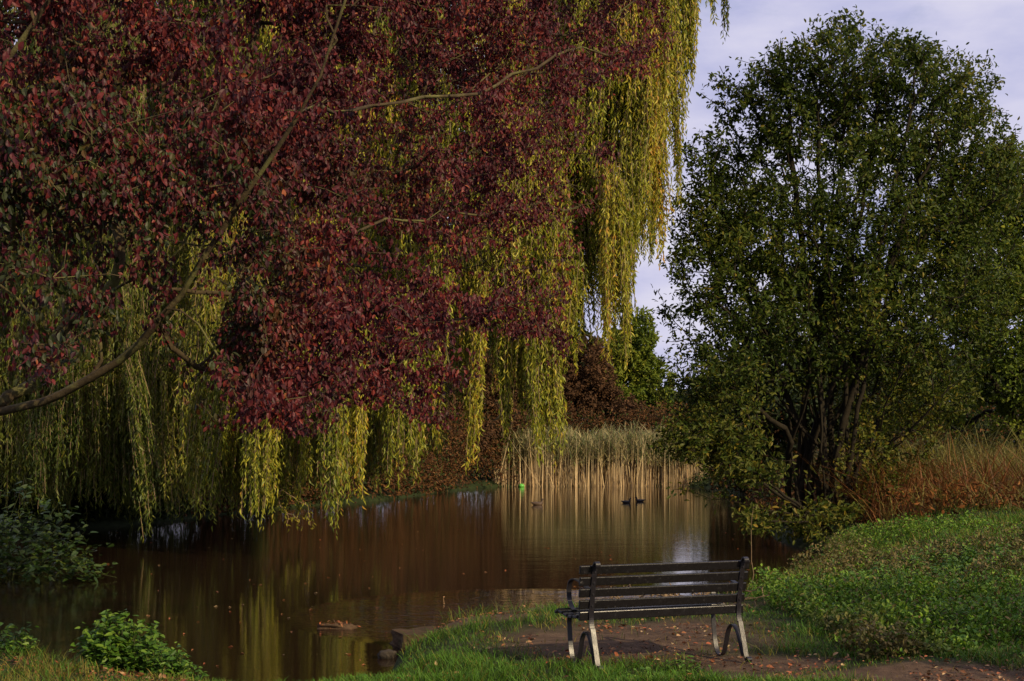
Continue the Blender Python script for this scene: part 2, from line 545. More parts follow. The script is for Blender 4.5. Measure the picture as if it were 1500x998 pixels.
def strap(pts, x0, w, t, sub=6):
    """flat bar w wide (along x) and t thick, swept along (y,z) points; returns verts, faces"""
    pts = [np.array(q, float) for q in pts]
    line = []
    for i in range(len(pts) - 1):
        a, b = pts[i], pts[i + 1]; m0 = pts[max(i - 1, 0)]; m1 = pts[min(i + 2, len(pts) - 1)]
        for k in range(sub):
            u = k / sub
            line.append(.5 * ((2 * a) + (b - m0) * u + (2 * m0 - 5 * a + 4 * b - m1) * u * u + (3 * a - m0 - 3 * b + m1) * u ** 3))
    line.append(pts[-1])
    L = np.array(line)
    tg = norm(np.gradient(L, axis=0)); nr = np.stack([-tg[:, 1], tg[:, 0]], 1)
    V, Fc = [], []
    for i in range(len(L)):
        for sx, sn in ((-1, -1), (1, -1), (1, 1), (-1, 1)):
            q = L[i] + nr[i] * sn * t / 2
            V.append((x0 + sx * w / 2, q[0], q[1]))
    for i in range(len(L) - 1):
        for k in range(4):
            Fc.append((4 * i + k, 4 * i + (k + 1) % 4, 4 * i + 4 + (k + 1) % 4, 4 * i + 4 + k))
    Fc += [(3, 2, 1, 0), tuple(4 * (len(L) - 1) + k for k in range(4))]
    return V, Fc


class MB:
    def __init__(self): self.V, self.F = [], []

    def add(self, V, F_):
        o = len(self.V); self.V += [tuple(map(float, v)) for v in V]; self.F += [tuple(o + i for i in f) for f in F_]

    def box(self, c, s, rx=0.0):
        V = []
        for dx in (-1, 1):
            for dy in (-1, 1):
                for dz in (-1, 1):
                    y, z = dy * s[1] / 2, dz * s[2] / 2
                    V.append((c[0] + dx * s[0] / 2, c[1] + y * math.cos(rx) - z * math.sin(rx), c[2] + y * math.sin(rx) + z * math.cos(rx)))
        self.add(V, [(0, 1, 3, 2), (4, 6, 7, 5), (0, 4, 5, 1), (2, 3, 7, 6), (0, 2, 6, 4), (1, 5, 7, 3)])

    def cyl(self, a, b, r, n=12):
        a, b = np.array(a, float), np.array(b, float); d = norm(b - a)
        u = norm(np.cross(d, [.3, .2, .9])); v = np.cross(d, u)
        V = [p + r * (u * math.cos(2 * math.pi * k / n) + v * math.sin(2 * math.pi * k / n)) for p in (a, b) for k in range(n)]
        self.add(V, [(k, (k + 1) % n, n + (k + 1) % n, n + k) for k in range(n)] + [tuple(range(n - 1, -1, -1)), tuple(range(n, 2 * n))])

    def build(self, name, mat, parent=None, bevel=0, sm=False):
        me = bpy.data.meshes.new(name); me.from_pydata(self.V, [], self.F); me.update()
        o = link(name, me, mat, parent)
        if sm:
            for p in me.polygons: p.use_smooth = True
        if bevel:
            md = o.modifiers.new('bevel', 'BEVEL'); md.width = bevel; md.segments = 2; md.limit_method = 'ANGLE'; md.angle_limit = .6
        return o


BW = 1.385   # between the side frames
bench_z = 0.268
bench = thing('park_bench', 'black slatted park bench with scrolled iron ends seen from behind, facing the pond', 'bench', (.69, 12.15, bench_z), bench_a)
# local frame: x along the bench, y towards the pond (0 at the rear feet), z up
up_pts = [(.10, .335), (.115, .42), (.10, .55), (.075, .68), (.052, .79), (.040, .855), (.015, .882), (-.014, .870), (-.012, .842), (.012, .838)]


def back_line(z):
    ys = [p[0] for p in up_pts[1:6]]; zs = [p[1] for p in up_pts[1:6]]
    return float(np.interp(z, zs, ys))


for x0 in (0.0, BW):
    V, Fc = strap([(-.055, .030), (-.040, .052), (-.012, .045), (-.010, .018), (-.032, .008), (-.006, .06), (.030, .17), (.062, .26), (.088, .335)][4:], x0, .042, .011)
    leg = MB(); leg.add(V, Fc)
    V, Fc = strap([(-.032, .010), (-.052, .010), (-.066, .028), (-.052, .047), (-.034, .040)], x0, .042, .011); leg.add(V, Fc)
    V, Fc = strap([(.088, .335)] + up_pts[:], x0, .042, .011)
    o = leg
    o.add(V, Fc)
    for zz in (.52, .615, .71, .80):
        o.cyl((x0, back_line(zz) - .014, zz), (x0, back_line(zz) + .0, zz), .008, 8)
    o.build('rear_upright', M['iron'], bench)
    # front leg, its ground loop, the arch and the foot of the arch on the rear leg
    f = MB()
    V, Fc = strap([(.53, .425), (.545, .36), (.535, .25), (.515, .13), (.475, .035), (.42, .007), (.365, .030), (.325, .12), (.285, .235), (.225, .292), (.160, .275), (.105, .20), (.058, .10), (.030, .045)], x0, .040, .010)
    f.add(V, Fc); f.build('front_leg', M['iron'], bench)
    # bearer under the seat
    s = MB()
    V, Fc = strap([(.112, .425), (.20, .395), (.33, .395), (.46, .415), (.545, .425), (.585, .412), (.583, .388), (.56, .388)], x0, .042, .010)
    s.add(V, Fc); s.build('seat_bearer', M['iron'], bench)
    a = MB()
    V, Fc = strap([(.088, .635), (.20, .665), (.35, .705), (.45, .712), (.525, .680), (.553, .610), (.540, .530), (.490, .470), (.44, .450)], x0, .040, .009)
    a.add(V, Fc); a.build('armrest', M['iron'], bench)
bk = MB()
for k in range(5):
    zc = .818 - k * .0955
    tilt = -.20 if zc > .45 else -.05
    bk.box((BW / 2 - .025, back_line(zc) + .021, zc), (BW + .20 - .012 * k, .026, .072), math.radians(12 if k < 4 else 4))
bk.build('backrest', M['slat'], bench, .006)
st = MB()
for k, (y, z) in enumerate(((.20, .425), (.295, .418), (.39, .424), (.485, .437), (.565, .437))):
    st.box((BW / 2 - .025, y, z), (BW + .18, .074, .026), math.radians((-6, 0, 4, 5, -22)[k]))
st.build('seat', M['slat'], bench, .006)

# ------------------------------------------------------------------ willow
def make_willow():
    w = thing('weeping_willow', 'large weeping willow with long yellow-green strands hanging over the pond, behind the dark red tree', 'tree', (-9.6, 47.5, .3))
    tr = []
    front = [(190, 800, 26, 30), (300, 765, 40, 29), (340, 776, 30, 28.5), (378, 780, 34, 27.5), (400, 784, 26, 27), (446, 770, 14, 28), (240, 762, 50, 31), (130, 758, 46, 32), (60, 766, 60, 33), (20, 755, 50, 34),
             (488, 792, 34, 27), (512, 765, 40, 27.5), (530, 740, 24, 28), (560, 702, 40, 29), (590, 722, 34, 28), (612, 728, 30, 28.5), (640, 690, 16, 29), (664, 664, 32, 29), (705, 706, 24, 29), (722, 692, 14, 29.5), (685, 640, 40, 30),
             (775, 690, 30, 29), (797, 702, 32, 29), (812, 650, 26, 29.5), (760, 640, 30, 31), (830, 552, 18, 30), (868, 530, 50, 30), (892, 576, 30, 29), (908, 571, 20, 29), (850, 480, 40, 31), (925, 480, 46, 30), (940, 420, 44, 30.5), (955, 400, 20, 30), (968, 395, 10, 31), (984, 322, 14, 30), (975, 250, 30, 31), (1000, 190, 30, 30), (1012, 130, 16, 30), (1036, 62, 10, 29), (1068, 62, 9, 29), (1003, 60, 30, 31)]
    for x, b, wd, Y in front:
        L = R.uniform(3.2, 4.6)
        p = P(x, b, Y)
        tr.append((p[0], Y, p[2] + L, L, wd / F * Y * .5, 26 + int(wd * .5), 0.0))
    bx = [0, 100, 190, 330, 400, 500, 600, 700, 800, 860, 900, 940, 970, 990, 1010, 1030]
    by = [765, 770, 785, 775, 775, 755, 710, 680, 600, 520, 500, 400, 300, 200, 100, 20]
    for k in range(640):
        x = R.uniform(-120, 1010)
        Y = R.uniform(28.5, 42)
        lim = np.interp(x, bx, by) - 10
        b = lim - R.random() ** .8 * 900
        if x > 700 and Y > 36: Y = R.uniform(29, 35)
        p = P(x, b, Y)
        L = R.uniform(2.2, 4.6)
        rad = R.uniform(.22, .6)
        dark = smooth(33, 40, Y)  # deeper strands coloured darker, shade put into the leaf colour
        tr.append((p[0], Y, p[2] + L, L, rad, int(26 * rad / .4), float(dark)))
    for k in range(230):  # the low inner curtain on the left, darkened at random as painted shade
        x = R.uniform(-80, 640); lim = np.interp(x, bx, by) - 4
        Y = R.uniform(31, 39); b = lim - R.random() ** 1.4 * 170; p = P(x, b, Y); L = R.uniform(2.2, 4.2)
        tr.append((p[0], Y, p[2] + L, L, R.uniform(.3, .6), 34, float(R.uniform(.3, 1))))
    for k in range(90):
        x = R.uniform(740, 965); lim = np.interp(x, bx, by) - 6
        Y = R.uniform(29, 32.5); b = lim - R.random() * 480; p = P(x, b, Y); L = R.uniform(1.8, 3.4)
        tr.append((p[0], Y, p[2] + L, L, R.uniform(.18, .4), 26, 0.0))
    for k in range(60):   # pendent growth out over the right, against the sky
        x = R.uniform(830, 1000); lim = np.interp(x, bx, by) - 10
        b = lim - R.random() * 560; Y = R.uniform(29, 33); p = P(x, b, Y); L = R.uniform(1.6, 3.4)
        tr.append((p[0], Y, p[2] + L, L, R.uniform(.15, .35), 20, 0.0))
    tops = np.array([(t[0], t[1], t[2]) for t in tr])
    sk = Skel()
    base = np.array([-9.6, 47.5, .2])
    sk.line([base, (-9.4, 46.8, 2.4), (-8.6, 45.6, 5)], seg=.5, wob=.02)
    fork = len(sk.p) - 1
    for q in ((-11, 40, 9.5), (-2, 38, 9.5), (-4, 36, 11), (-6, 46, 11), (2, 41, 12)):
        a = sk.p[fork]; q = np.array(q, float)
        sk.line([(a + q) / 2 + np.array([0, 0, .8]), q], par=fork, seg=.6, wob=.05)
    sk.grow(tops + np.array([0, .3, .3]), kp=.3, seg=.8, wob=.05, minlen=4)
    sk.radii(.012, 2.1, .62)
    link('trunk', sk.mesh('trunk', 7), M['bark'], w)
    # hanging strands
    pos, ax, tint, hue, ln, wd = [], [], [], [], [], []
    S0, S1 = [], []
    for (x, y, z, L, rad, ns, dk) in tr:
        if z - L > 14: continue
        tc = R.normal(0, .15)
        sway = R.normal(0, .05, 2)
        for s in range(ns):
            r = rad * 1.35 * R.random() ** .7; a = R.random() * 6.283
            l = L * (1 - .5 * (r / rad) ** 1.5 * R.random()) * R.uniform(.5, 1.0) ** .6
            nl = int(l / .058)
            t = (np.arange(nl) + R.random(nl)) / nl
            ox, oy = r * math.cos(a), r * math.sin(a)
            ph = R.random() * 6.28; am = R.uniform(.01, .05); fq = R.uniform(1.2, 3.5)
            spread = .7 + .3 * smooth(0, .5, t)
            X = x + ox * spread + sway[0] * t * L + am * np.sin(t * fq + ph) + R.normal(0, .012, nl)
            Y = y + oy * spread + sway[1] * t * L + am * np.cos(t * fq + ph) + R.normal(0, .012, nl)
            Z = z - t * l + R.normal(0, .01, nl) + (rad - r) * .1
            pos.append(np.stack([X, Y, Z], 1))
            d = R.normal(0, .42, (nl, 3)); d[:, 2] = -1
            ax.append(d)
            tint.append(np.clip(.50 + tc + R.normal(0, .2, nl) + .08 * (R.random() - .5), 0, 1))
            hue.append(np.full(nl, max(dk * .8, .75 * float(1 - smooth(-6.3, -5.0, x * 28.0 / y)))))  # inner and left strands carry painted shade; the left is also greener
            ln.append(R.uniform(.08, .165, nl))
            m_ = np.arange(0, nl, 6)
            if len(m_) > 2:
                o_ = np.argsort(t)[m_]; q = pos[-1][o_]
                S0.append(q[:-1]); S1.append(q[1:])
    pos = np.concatenate(pos); ax = np.concatenate(ax); tint = np.concatenate(tint); hue = np.concatenate(hue); ln = np.concatenate(ln)
    keep = pos[:, 2] > .06
    pos, ax, tint, hue, ln = pos[keep], ax[keep], tint[keep], hue[keep], ln[keep]
    up = R.normal(0, 1, pos.shape)
    print('willow leaves', len(pos))
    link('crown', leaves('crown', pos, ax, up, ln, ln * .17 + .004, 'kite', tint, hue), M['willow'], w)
    # the thin hanging shoots
    A = np.concatenate(S0); B = np.concatenate(S1); n = len(A)
    sd = norm(np.cross(B - A, R.normal(0, 1, (n, 3)))) * .006
    V = np.stack([A - sd, A + sd, B + sd * .8, B - sd * .8], 1).reshape(-1, 3)
    lp = (np.arange(n)[:, None] * 4 + np.arange(4)[None]).ravel()
    link('shoots', np_mesh('shoots', V, lp, np.full(n, 4), {'tint': np.full(4 * n, .5)}), M['twig'], w)
    # local coordinates
    return w


def to_local(root):
    """meshes were modelled in world space: shift them so that the Empty sits at the base"""
    off = Vector(root.location)
    if root.rotation_euler.z: return
    for c in root.children:
        c.location = -off if c.location.length < 1e-6 else c.location


WIL = make_willow(); to_local(WIL)

# ------------------------------------------------------------------ purple-leaved tree overhanging from the left bank
def in_poly(x, y, poly):
    inside = np.zeros(x.shape, bool); n = len(poly)
    for i in range(n):
        (x0, y0), (x1, y1) = poly[i], poly[(i + 1) % n]
        c = (y0 > y) != (y1 > y)
        with np.errstate(divide='ignore', invalid='ignore'):
            xi = (x1 - x0) * (y - y0) / (y1 - y0) + x0
        inside ^= c & (x < xi)
    return inside


def make_purple():
    w = thing('purple_leaved_tree', 'dark red and purple leaved tree with lichen-covered limbs reaching in from the left', 'tree', (-6.6, 12.6, .35))
    poly = [(-260, -260), (980, -260), (985, 60), (965, 105), (900, 120), (880, 240), (905, 275), (862, 335), (850, 430), (842, 500), (770, 510), (735, 560), (690, 590), (600, 612), (540, 600), (480, 598), (420, 592), (390, 575), (330, 555), (310, 500), (270, 430), (190, 410), (150, 470), (60, 500), (-100, 470)]
    n = 26000
    x = R.uniform(-260, 985, n); y = R.uniform(-260, 645, n)
    ex = 120 * (noise2(x * .01, y * .01, 1.3) - .5) + 60 * (noise2(x * .01, y * .01, 3.7) - .5)
    ey = 150 * (noise2(x * .01 + 9, y * .01, 1.5) - .5) + 80 * (noise2(x * .01 + 9, y * .01, 4.1) - .5)
    ok = in_poly(x + ex * .5, y + ey, poly)
    x, y = x[ok], y[ok]
    Y = 10.0 + 5.6 * smooth(-100, 950, x) + R.normal(0, 1.0, len(x)) + .0012 * (300 - y)
    Y = np.clip(Y, 8.7, 18)
    pts = np.stack([(x - 750) / F * Y, Y, HC - (y - YH) / F * Y], 1)
    # clumps and gaps
    cl = vnoise(pts * np.array([1, .8, 1.6]), 1.1)
    thin = .3 + .7 * (1 - smooth(420, 760, x) * (1 - smooth(0, 150, np.abs(y - 20))) * .0) * (1 - .74 * smooth(360, 700, x) * smooth(60, 200, y))
    thin *= 1 - .45 * (smooth(380, 520, y) * (1 - smooth(330, 420, x)))
    # open windows round the big limb
    lx, ly = np.array([0, 90, 170, 232, 300]), np.array([602, 578, 530, 470, 380])
    dl = np.min(np.hypot(x[:, None] - lx, y[:, None] - ly), 1)
    thin = thin * np.where(Y < 11.6, smooth(25, 85, dl), 1)
    keepp = R.random(len(x)) < thin * (.12 + 1.0 * smooth(.40, .60, cl))
    pts = pts[keepp][:6200]
    # unseen canopy above the frame, added to shade this crown and the willow
    q = np.stack([R.uniform(-6, 3.2, 2200), R.uniform(6.5, 13, 2200), R.uniform(4, 9, 2200)], 1)
    q = q[(q[:, 2] > HC + 690 / F * q[:, 1]) & (q[:, 0] / q[:, 1] < .06) & (vnoise(q, .8) > .46)]
    q2 = np.stack([R.uniform(-9, 4.5, 16000), R.uniform(15, 24, 16000), R.uniform(6.5, 13, 16000)], 1)
    q2 = q2[.719 * q2[:, 0] + .695 * q2[:, 1] < 15.25]  # added boughs, cut along the sun direction to shade the left willow
    tz = HC + 690 / F * q2[:, 1]
    q2 = q2[(q2[:, 2] > tz) & (q2[:, 2] < tz + 3.0) & (vnoise(q2, .6) > .36)]
    pts = np.concatenate([pts, q[:1300], q2[:2600]])
    sk = Skel()
    sk.line([(-6.6, 12.6, .2), (-6.5, 12.5, 1.2), (-6.1, 12.3, 2.0)], seg=.3, wob=.01)
    f0 = len(sk.p) - 1
    g = sk.line([P(0, 602, 11.6), P(90, 578, 11.4), P(170, 530, 11.2), P(232, 470, 11.0), P(300, 380, 10.8), P(380, 250, 10.6), P(470, 110, 10.4), P(520, -60, 10.2)], par=f0, seg=.22, wob=.012)
    nid = [i for i in g if sk.p[i][0] > P(205, 500, 11)[0]][0]
    sk.line([P(252, 512, 11.3), P(288, 538, 11.6), P(400, 546, 12.2), P(520, 530, 13), P(640, 560, 13.6)], par=nid, seg=.2, wob=.012)
    sk.line([P(255, 500, 11.5), P(278, 570, 11.6), P(310, 610, 11.7)], par=nid, seg=.15, wob=.012)
    nid2 = [i for i in g if sk.p[i][2] > P(0, 330, 10.8)[2]][0]
    sk.line([P(450, 370, 11.8), P(560, 330, 12.8), P(700, 310, 14), P(850, 300, 15)], par=nid2, seg=.3, wob=.03)
    nid3 = [i for i in g if sk.p[i][2] > P(0, 200, 10.6)[2]][0]
    sk.line([P(520, 160, 11.6), P(700, 130, 13), P(850, 75, 14.4), P(920, 90, 15)], par=nid3, seg=.3, wob=.03)
    sk.line([P(-60, 400, 9.8), P(60, 270, 9.2), P(180, 190, 8.8), P(330, 130, 8.6)], par=f0, seg=.25, wob=.02)
    sk.line([P(-120, 300, 9.5), P(0, 90, 9), P(120, -60, 8.8)], par=f0, seg=.25, wob=.02)
    ends = sk.grow(pts, kp=.12, seg=.16, wob=.02, droop=.05, minlen=2.2)
    sk.radii(.0028, 2.62, .085)
    p = np.array(sk.p)
    link('trunk', sk.mesh('trunk', 6), M['bark_lichen'], w)
    # leaves on the thin shoots
    nodes = np.where(sk.r < .0078)[0]
    nodes = nodes[p[nodes, 2] > 2.2]
    k = 21
    idx = np.repeat(nodes, k)
    par = np.array(sk.par)
    u = R.random(len(idx))[:, None]
    pos = p[idx] * u + p[par[idx]] * (1 - u)
    cl2 = vnoise(pos, 1.35)
    kp = R.random(len(pos)) < (.08 + .95 * smooth(.38, .60, cl2))
    pos = pos[kp]
    ax = R.normal(0, .5, pos.shape); ax[:, 2] -= .95
    pos = pos + norm(ax) * .015 + R.normal(0, .045, pos.shape)
    up = R.normal(0, .8, pos.shape) + np.array([.25, -.8, .35])
    tint = np.clip(.40 + .5 * (vnoise(pos, 1.9) - .5) + R.normal(0, .22, len(pos)), 0, 1)
    px = 750 + F * pos[:, 0] / pos[:, 1]; py = YH - F * (pos[:, 2] - HC) / pos[:, 1]
    green = smooth(.58, .70, vnoise(pos + 40, .9)) * (R.random(len(pos)) < .4) * smooth(900, 200, px)
    gg = (1 - smooth(230, 330, np.hypot((px - 90) * .8, (py - 370))))
    green = np.maximum(green * .9, gg * (R.random(len(pos)) < .36))
    ln = R.uniform(.030, .064, len(pos)) * (1 - .12 * smooth(400, 900, px))
    print('purple leaves', len(pos), 'nodes', len(p))
    link('crown', leaves('crown', pos, ax, up, ln, ln * .56, 'oval', tint, green), M['purple'], w)
    return w


PUR = make_purple(); to_local(PUR)


# ------------------------------------------------------------------ generic broadleaf trees and shrubs
def make_tree(name, label, cat, base, stems, lobes, ntarget, perleaf, leaf, mat, hue_fn=None, tip=.008, rmax=.2, group=None, barkm='bark', nodes_r=.02, seg=.45, kind='oval', kp=.2, minlen=2.0, droopy=0.2, top_only=False, thin=(.36, .6), cap=None, wratio=.45):
    w = thing(name, label, cat, base, group=group)
    base = np.array(base, float)
    pts = []
    tot = sum(l[3] * l[4] * l[5] for l in lobes)
    for (x, y, z, rx, ry, rz) in lobes:
        n = int(ntarget * rx * ry * rz / tot) + 6
        d = norm(R.normal(0, 1, (n, 3))) * (R.random(n) ** .42)[:, None]
        pts.append(np.array([x, y, z]) + d * np.array([rx, ry, rz]))
    pts = np.concatenate(pts)
    cl = vnoise(pts, .75)
    pts = pts[R.random(len(pts)) < .2 + .9 * smooth(thin[0], thin[1], cl)]
    pts = pts[pts[:, 2] > height(pts[:, 0], pts[:, 1]).clip(0) + .25]
    sk = Skel()
    root = sk.add(base + np.array([0, 0, -.15]), -1)
    for s in stems:
        sk.line([base + np.array(q, float) for q in s], par=root, seg=seg, wob=.018)
    sk.grow(pts, kp=kp, seg=seg, wob=.04, minlen=minlen)
    sk.radii(tip, 2.45, rmax)
    link('trunk', sk.mesh('trunk', 6), M[barkm], w)
    p = np.array(sk.p); par = np.array(sk.par)
    nodes = np.where((sk.r < nodes_r) & (par >= 0))[0]
    idx = np.repeat(nodes, perleaf)
    u = R.random(len(idx))[:, None]
    pos = p[idx] * u + p[par[idx]] * (1 - u)
    ax = norm(p[idx] - p[par[idx]]) * .7 + R.normal(0, .6, pos.shape); ax[:, 2] -= droopy
    pos = pos + R.normal(0, .05 + leaf * .25, pos.shape)
    g = height(pos[:, 0], pos[:, 1])
    ok = pos[:, 2] > np.maximum(g, 0) + .04
    pos, ax = pos[ok], ax[ok]
    up = R.normal(0, .7, pos.shape) + np.array([.1, -.3, .7])
    tint = np.clip(.45 + .5 * (vnoise(pos, .8) - .5) + R.normal(0, .2, len(pos)), 0, 1)
    ln = R.uniform(.7, 1.25, len(pos)) * leaf
    hue = hue_fn(pos) if hue_fn else np.zeros(len(pos))
    print(name, 'leaves', len(pos), 'nodes', len(p))
    link('crown', leaves('crown', pos, ax, up, ln, ln * wratio, kind, tint, hue), M[mat], w)
    to_local(w)
    return w


# big multi-stemmed tree on the right bank
Yt = 33.0
tb = np.array([X_(1205, Yt), Yt, .45])
stems = []
for k, (tx, ty) in enumerate([(1090, 420), (1140, 330), (1180, 260), (1225, 210), (1265, 240), (1310, 400), (1360, 480), (1170, 450), (1250, 400), (1010, 420), (1060, 300), (1110, 200), (1150, 120), (1200, 90), (1240, 60), (1290, 110), (1340, 150), (1400, 250), (1440, 380), (1470, 500), (1120, 520), (1330, 300), (1040, 560)]):
    e = P(tx, ty, Yt + R.uniform(-2.2, 2.2)) - tb
    sx = R.uniform(-.7, .7); sy = R.uniform(-.7, .7)
    stems.append([(sx, sy, .1), (sx + e[0] * .22, sy + e[1] * .3, e[2] * .32), (e[0] * .62, e[1] * .75, e[2] * .66), e])


def lobe(px, py, Y, rx, ry, rz):
    q = P(px, py, Y)
    return (q[0], q[1], q[2], rx / F * Y, ry, rz / F * Y)


lobes = [lobe(1220, 150, 33, 130, 2.0, 115), lobe(1120, 200, 33, 90, 1.8, 100), lobe(1330, 180, 33.5, 110, 2.0, 120), lobe(1060, 290, 33, 75, 1.6, 105),
         lobe(1215, 300, 33, 190, 3.0, 140), lobe(1410, 260, 34, 90, 2.0, 110), lobe(1370, 400, 34, 140, 2.5, 130), lobe(1070, 430, 32, 110, 2.4, 120),
         lobe(1050, 560, 31, 95, 2.2, 80), lobe(1200, 460, 32.5, 190, 2.6, 110), lobe(1330, 560, 33.5, 110, 2.2, 80), lobe(1060, 630, 31, 70, 1.8, 55), lobe(1010, 640, 30, 60, 1.5, 45), lobe(1290, 660, 32.5, 80, 1.4, 70), lobe(1290, 730, 31.5, 50, 1.0, 40), lobe(1120, 110, 33, 60, 1.2, 50), lobe(1260, 110, 33, 150, 1.6, 62), lobe(1440, 330, 34, 60, 1.4, 150), lobe(1030, 330, 32.5, 50, 1.2, 90), lobe(1390, 130, 34, 70, 1.4, 60), lobe(1040, 210, 33, 45, 1.1, 60),
         lobe(1240, 40, 33, 50, 1.0, 22), lobe(1330, 72, 33, 55, .9, 30), lobe(1150, 85, 33, 45, .9, 32), lobe(1060, 140, 33, 35, .8, 48), lobe(1440, 150, 34, 40, .9, 45), lobe(1480, 250, 34, 45, 1.2, 60)]


def alder_hue(pos):
    py = YH - F * (pos[:, 2] - HC) / pos[:, 1]
    low = smooth(480, 640, py)
    return (R.random(len(pos)) < .12 + .6 * low) * R.uniform(.3, 1, len(pos))


make_tree('multi_stemmed_tree', 'tall rounded green tree with many stems fanning from one base beyond the bench', 'tree', tb, stems, lobes, 8200, 8, .11, 'alder', alder_hue, tip=.0062, rmax=.085, nodes_r=.017, seg=.36, minlen=1.6, thin=(.29, .51))

# low boughs over the water at the foot of that tree belong to a separate yellowing bush
lb = [lobe(1110, 690, 29.5, 75, 1.3, 34), lobe(1040, 650, 30, 80, 1.3, 26), lobe(1170, 760, 30.5, 90, 1.3, 30), lobe(1225, 770, 31, 60, 1.2, 34), lobe(1100, 760, 28.7, 36, .7, 22)]
bb = np.array([X_(1222, 30.8), 30.8, .2])
st2 = [[(-.3, -.3, .3), tuple(P(t[0], t[1], t[2]) - bb)] for t in ((1100, 690, 29.6), (1030, 650, 30), (1110, 765, 28.6), (985, 715, 29.6), (1180, 690, 30.4), (1240, 680, 31))]
make_tree('waterside_bush', 'low yellowing bush leaning over the water under the tall many-stemmed tree', 'bush', bb, st2, lb, 520, 6, .12, 'alder',
          lambda p: (R.random(len(p)) < .65) * R.uniform(.4, 1, len(p)), tip=.006, rmax=.05, nodes_r=.016, seg=.25, minlen=.5)

# trees behind on the right
make_tree('leafy_tree', 'green tree cut by the right edge of the photo, behind the tall grass', 'tree', (X_(1500, 44), 44, .8),
          [[(0, 0, 2), (.5, 0, 5), (-.5, .5, 8.5)], [(0, 0, 1.5), (-1.8, 0, 4.5)], [(0, 0, 1.5), (1.5, 0, 5)]],
          [lobe(1490, 330, 44, 110, 2.6, 130), lobe(1430, 450, 43, 100, 2.4, 110), lobe(1520, 520, 42, 110, 2.5, 90), lobe(1380, 560, 44, 60, 2, 50), lobe(1600, 380, 44, 120, 3, 200), lobe(1350, 600, 46, 90, 2, 34), lobe(1480, 610, 43, 100, 2, 34)], 3600, 9, .15, 'yellow_green', tip=.012, rmax=.2, nodes_r=.04, seg=.5)
make_tree('round_tree', 'dull green tree glimpsed behind the stems of the tall right-hand tree', 'tree', (X_(1180, 60), 60, .6),
          [[(0, 0, 2.5), (.5, 0, 6)], [(0, 0, 2), (-2, 0, 5)], [(0, 0, 2), (2, 0, 5)]],
          [lobe(1180, 500, 60, 120, 3, 110), lobe(1080, 570, 60, 80, 3, 60), lobe(1280, 560, 60, 110, 3, 80), lobe(1180, 610, 58, 150, 3, 40)], 2200, 9, .22, 'dark_leaf', tip=.014, rmax=.25, nodes_r=.05, seg=.7)
make_tree('green_tree', 'sunlit green tree in the gap between the willow strands and the tall tree', 'tree', (X_(935, 92), 92, .9),
          [[(0, 0, 2), (.2, 0, 7)], [(0, 0, 2), (-2, 0, 5)]],
          [lobe(932, 500, 92, 32, 2.5, 55), lobe(905, 540, 92, 40, 2.5, 60), lobe(950, 560, 92, 42, 2.5, 45), lobe(935, 585, 90, 50, 2, 26)], 1500, 10, .26, 'yellow_green', tip=.014, rmax=.25, nodes_r=.06, seg=.8)
make_tree('russet_bush', 'reddish brown bush behind the reeds, right of the hanging willow strands', 'bush', (X_(850, 86), 86, .5),
          [[(0, 0, 1.5), (.5, 0, 4)], [(0, 0, 1), (-2, 0, 3)], [(0, 0, 1), (2, 0, 3)]],
          [lobe(850, 560, 86, 60, 2.5, 70), lobe(800, 575, 86, 50, 2.5, 60), lobe(900, 600, 85, 45, 2, 26)], 1800, 11, .2, 'russet', tip=.012, rmax=.1, nodes_r=.05, seg=.6)
make_tree('russet_thicket', 'reddish brown thicket on the far bank seen between the lowest willow strands', 'bush', (X_(640, 74), 74, .4),
          [[(0, 0, 1.5), (.5, 0, 4)], [(0, 0, 1), (-3, 0, 3)], [(0, 0, 1), (3, 0, 3)]],
          [lobe(640, 640, 74, 90, 2.5, 66), lobe(540, 640, 66, 70, 2.5, 80), lobe(720, 610, 77, 60, 2.5, 70), lobe(640, 560, 76, 130, 2.5, 60)], 2600, 11, .2, 'russet', tip=.012, rmax=.1, nodes_r=.05, seg=.6)
# dark wood on the left bank behind the willow: each tree on its own
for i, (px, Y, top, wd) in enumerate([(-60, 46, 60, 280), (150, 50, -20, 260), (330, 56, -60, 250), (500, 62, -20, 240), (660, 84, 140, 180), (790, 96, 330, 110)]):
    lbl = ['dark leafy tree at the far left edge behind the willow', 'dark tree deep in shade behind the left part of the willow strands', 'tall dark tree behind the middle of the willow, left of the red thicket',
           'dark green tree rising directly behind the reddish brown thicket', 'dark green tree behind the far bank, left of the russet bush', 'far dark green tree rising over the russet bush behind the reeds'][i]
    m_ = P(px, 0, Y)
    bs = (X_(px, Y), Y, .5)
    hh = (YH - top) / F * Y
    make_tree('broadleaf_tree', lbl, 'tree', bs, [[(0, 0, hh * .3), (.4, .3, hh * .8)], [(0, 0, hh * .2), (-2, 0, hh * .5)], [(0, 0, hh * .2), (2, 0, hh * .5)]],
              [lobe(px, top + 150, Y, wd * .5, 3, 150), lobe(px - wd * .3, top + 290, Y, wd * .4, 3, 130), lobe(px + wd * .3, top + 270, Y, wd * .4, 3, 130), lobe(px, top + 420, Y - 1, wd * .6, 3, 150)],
              3000, 10, .30, 'dark_leaf', tip=.014, rmax=.3, nodes_r=.06, seg=.9, group='dark trees on the far bank behind the willow', thin=(.2, .4))

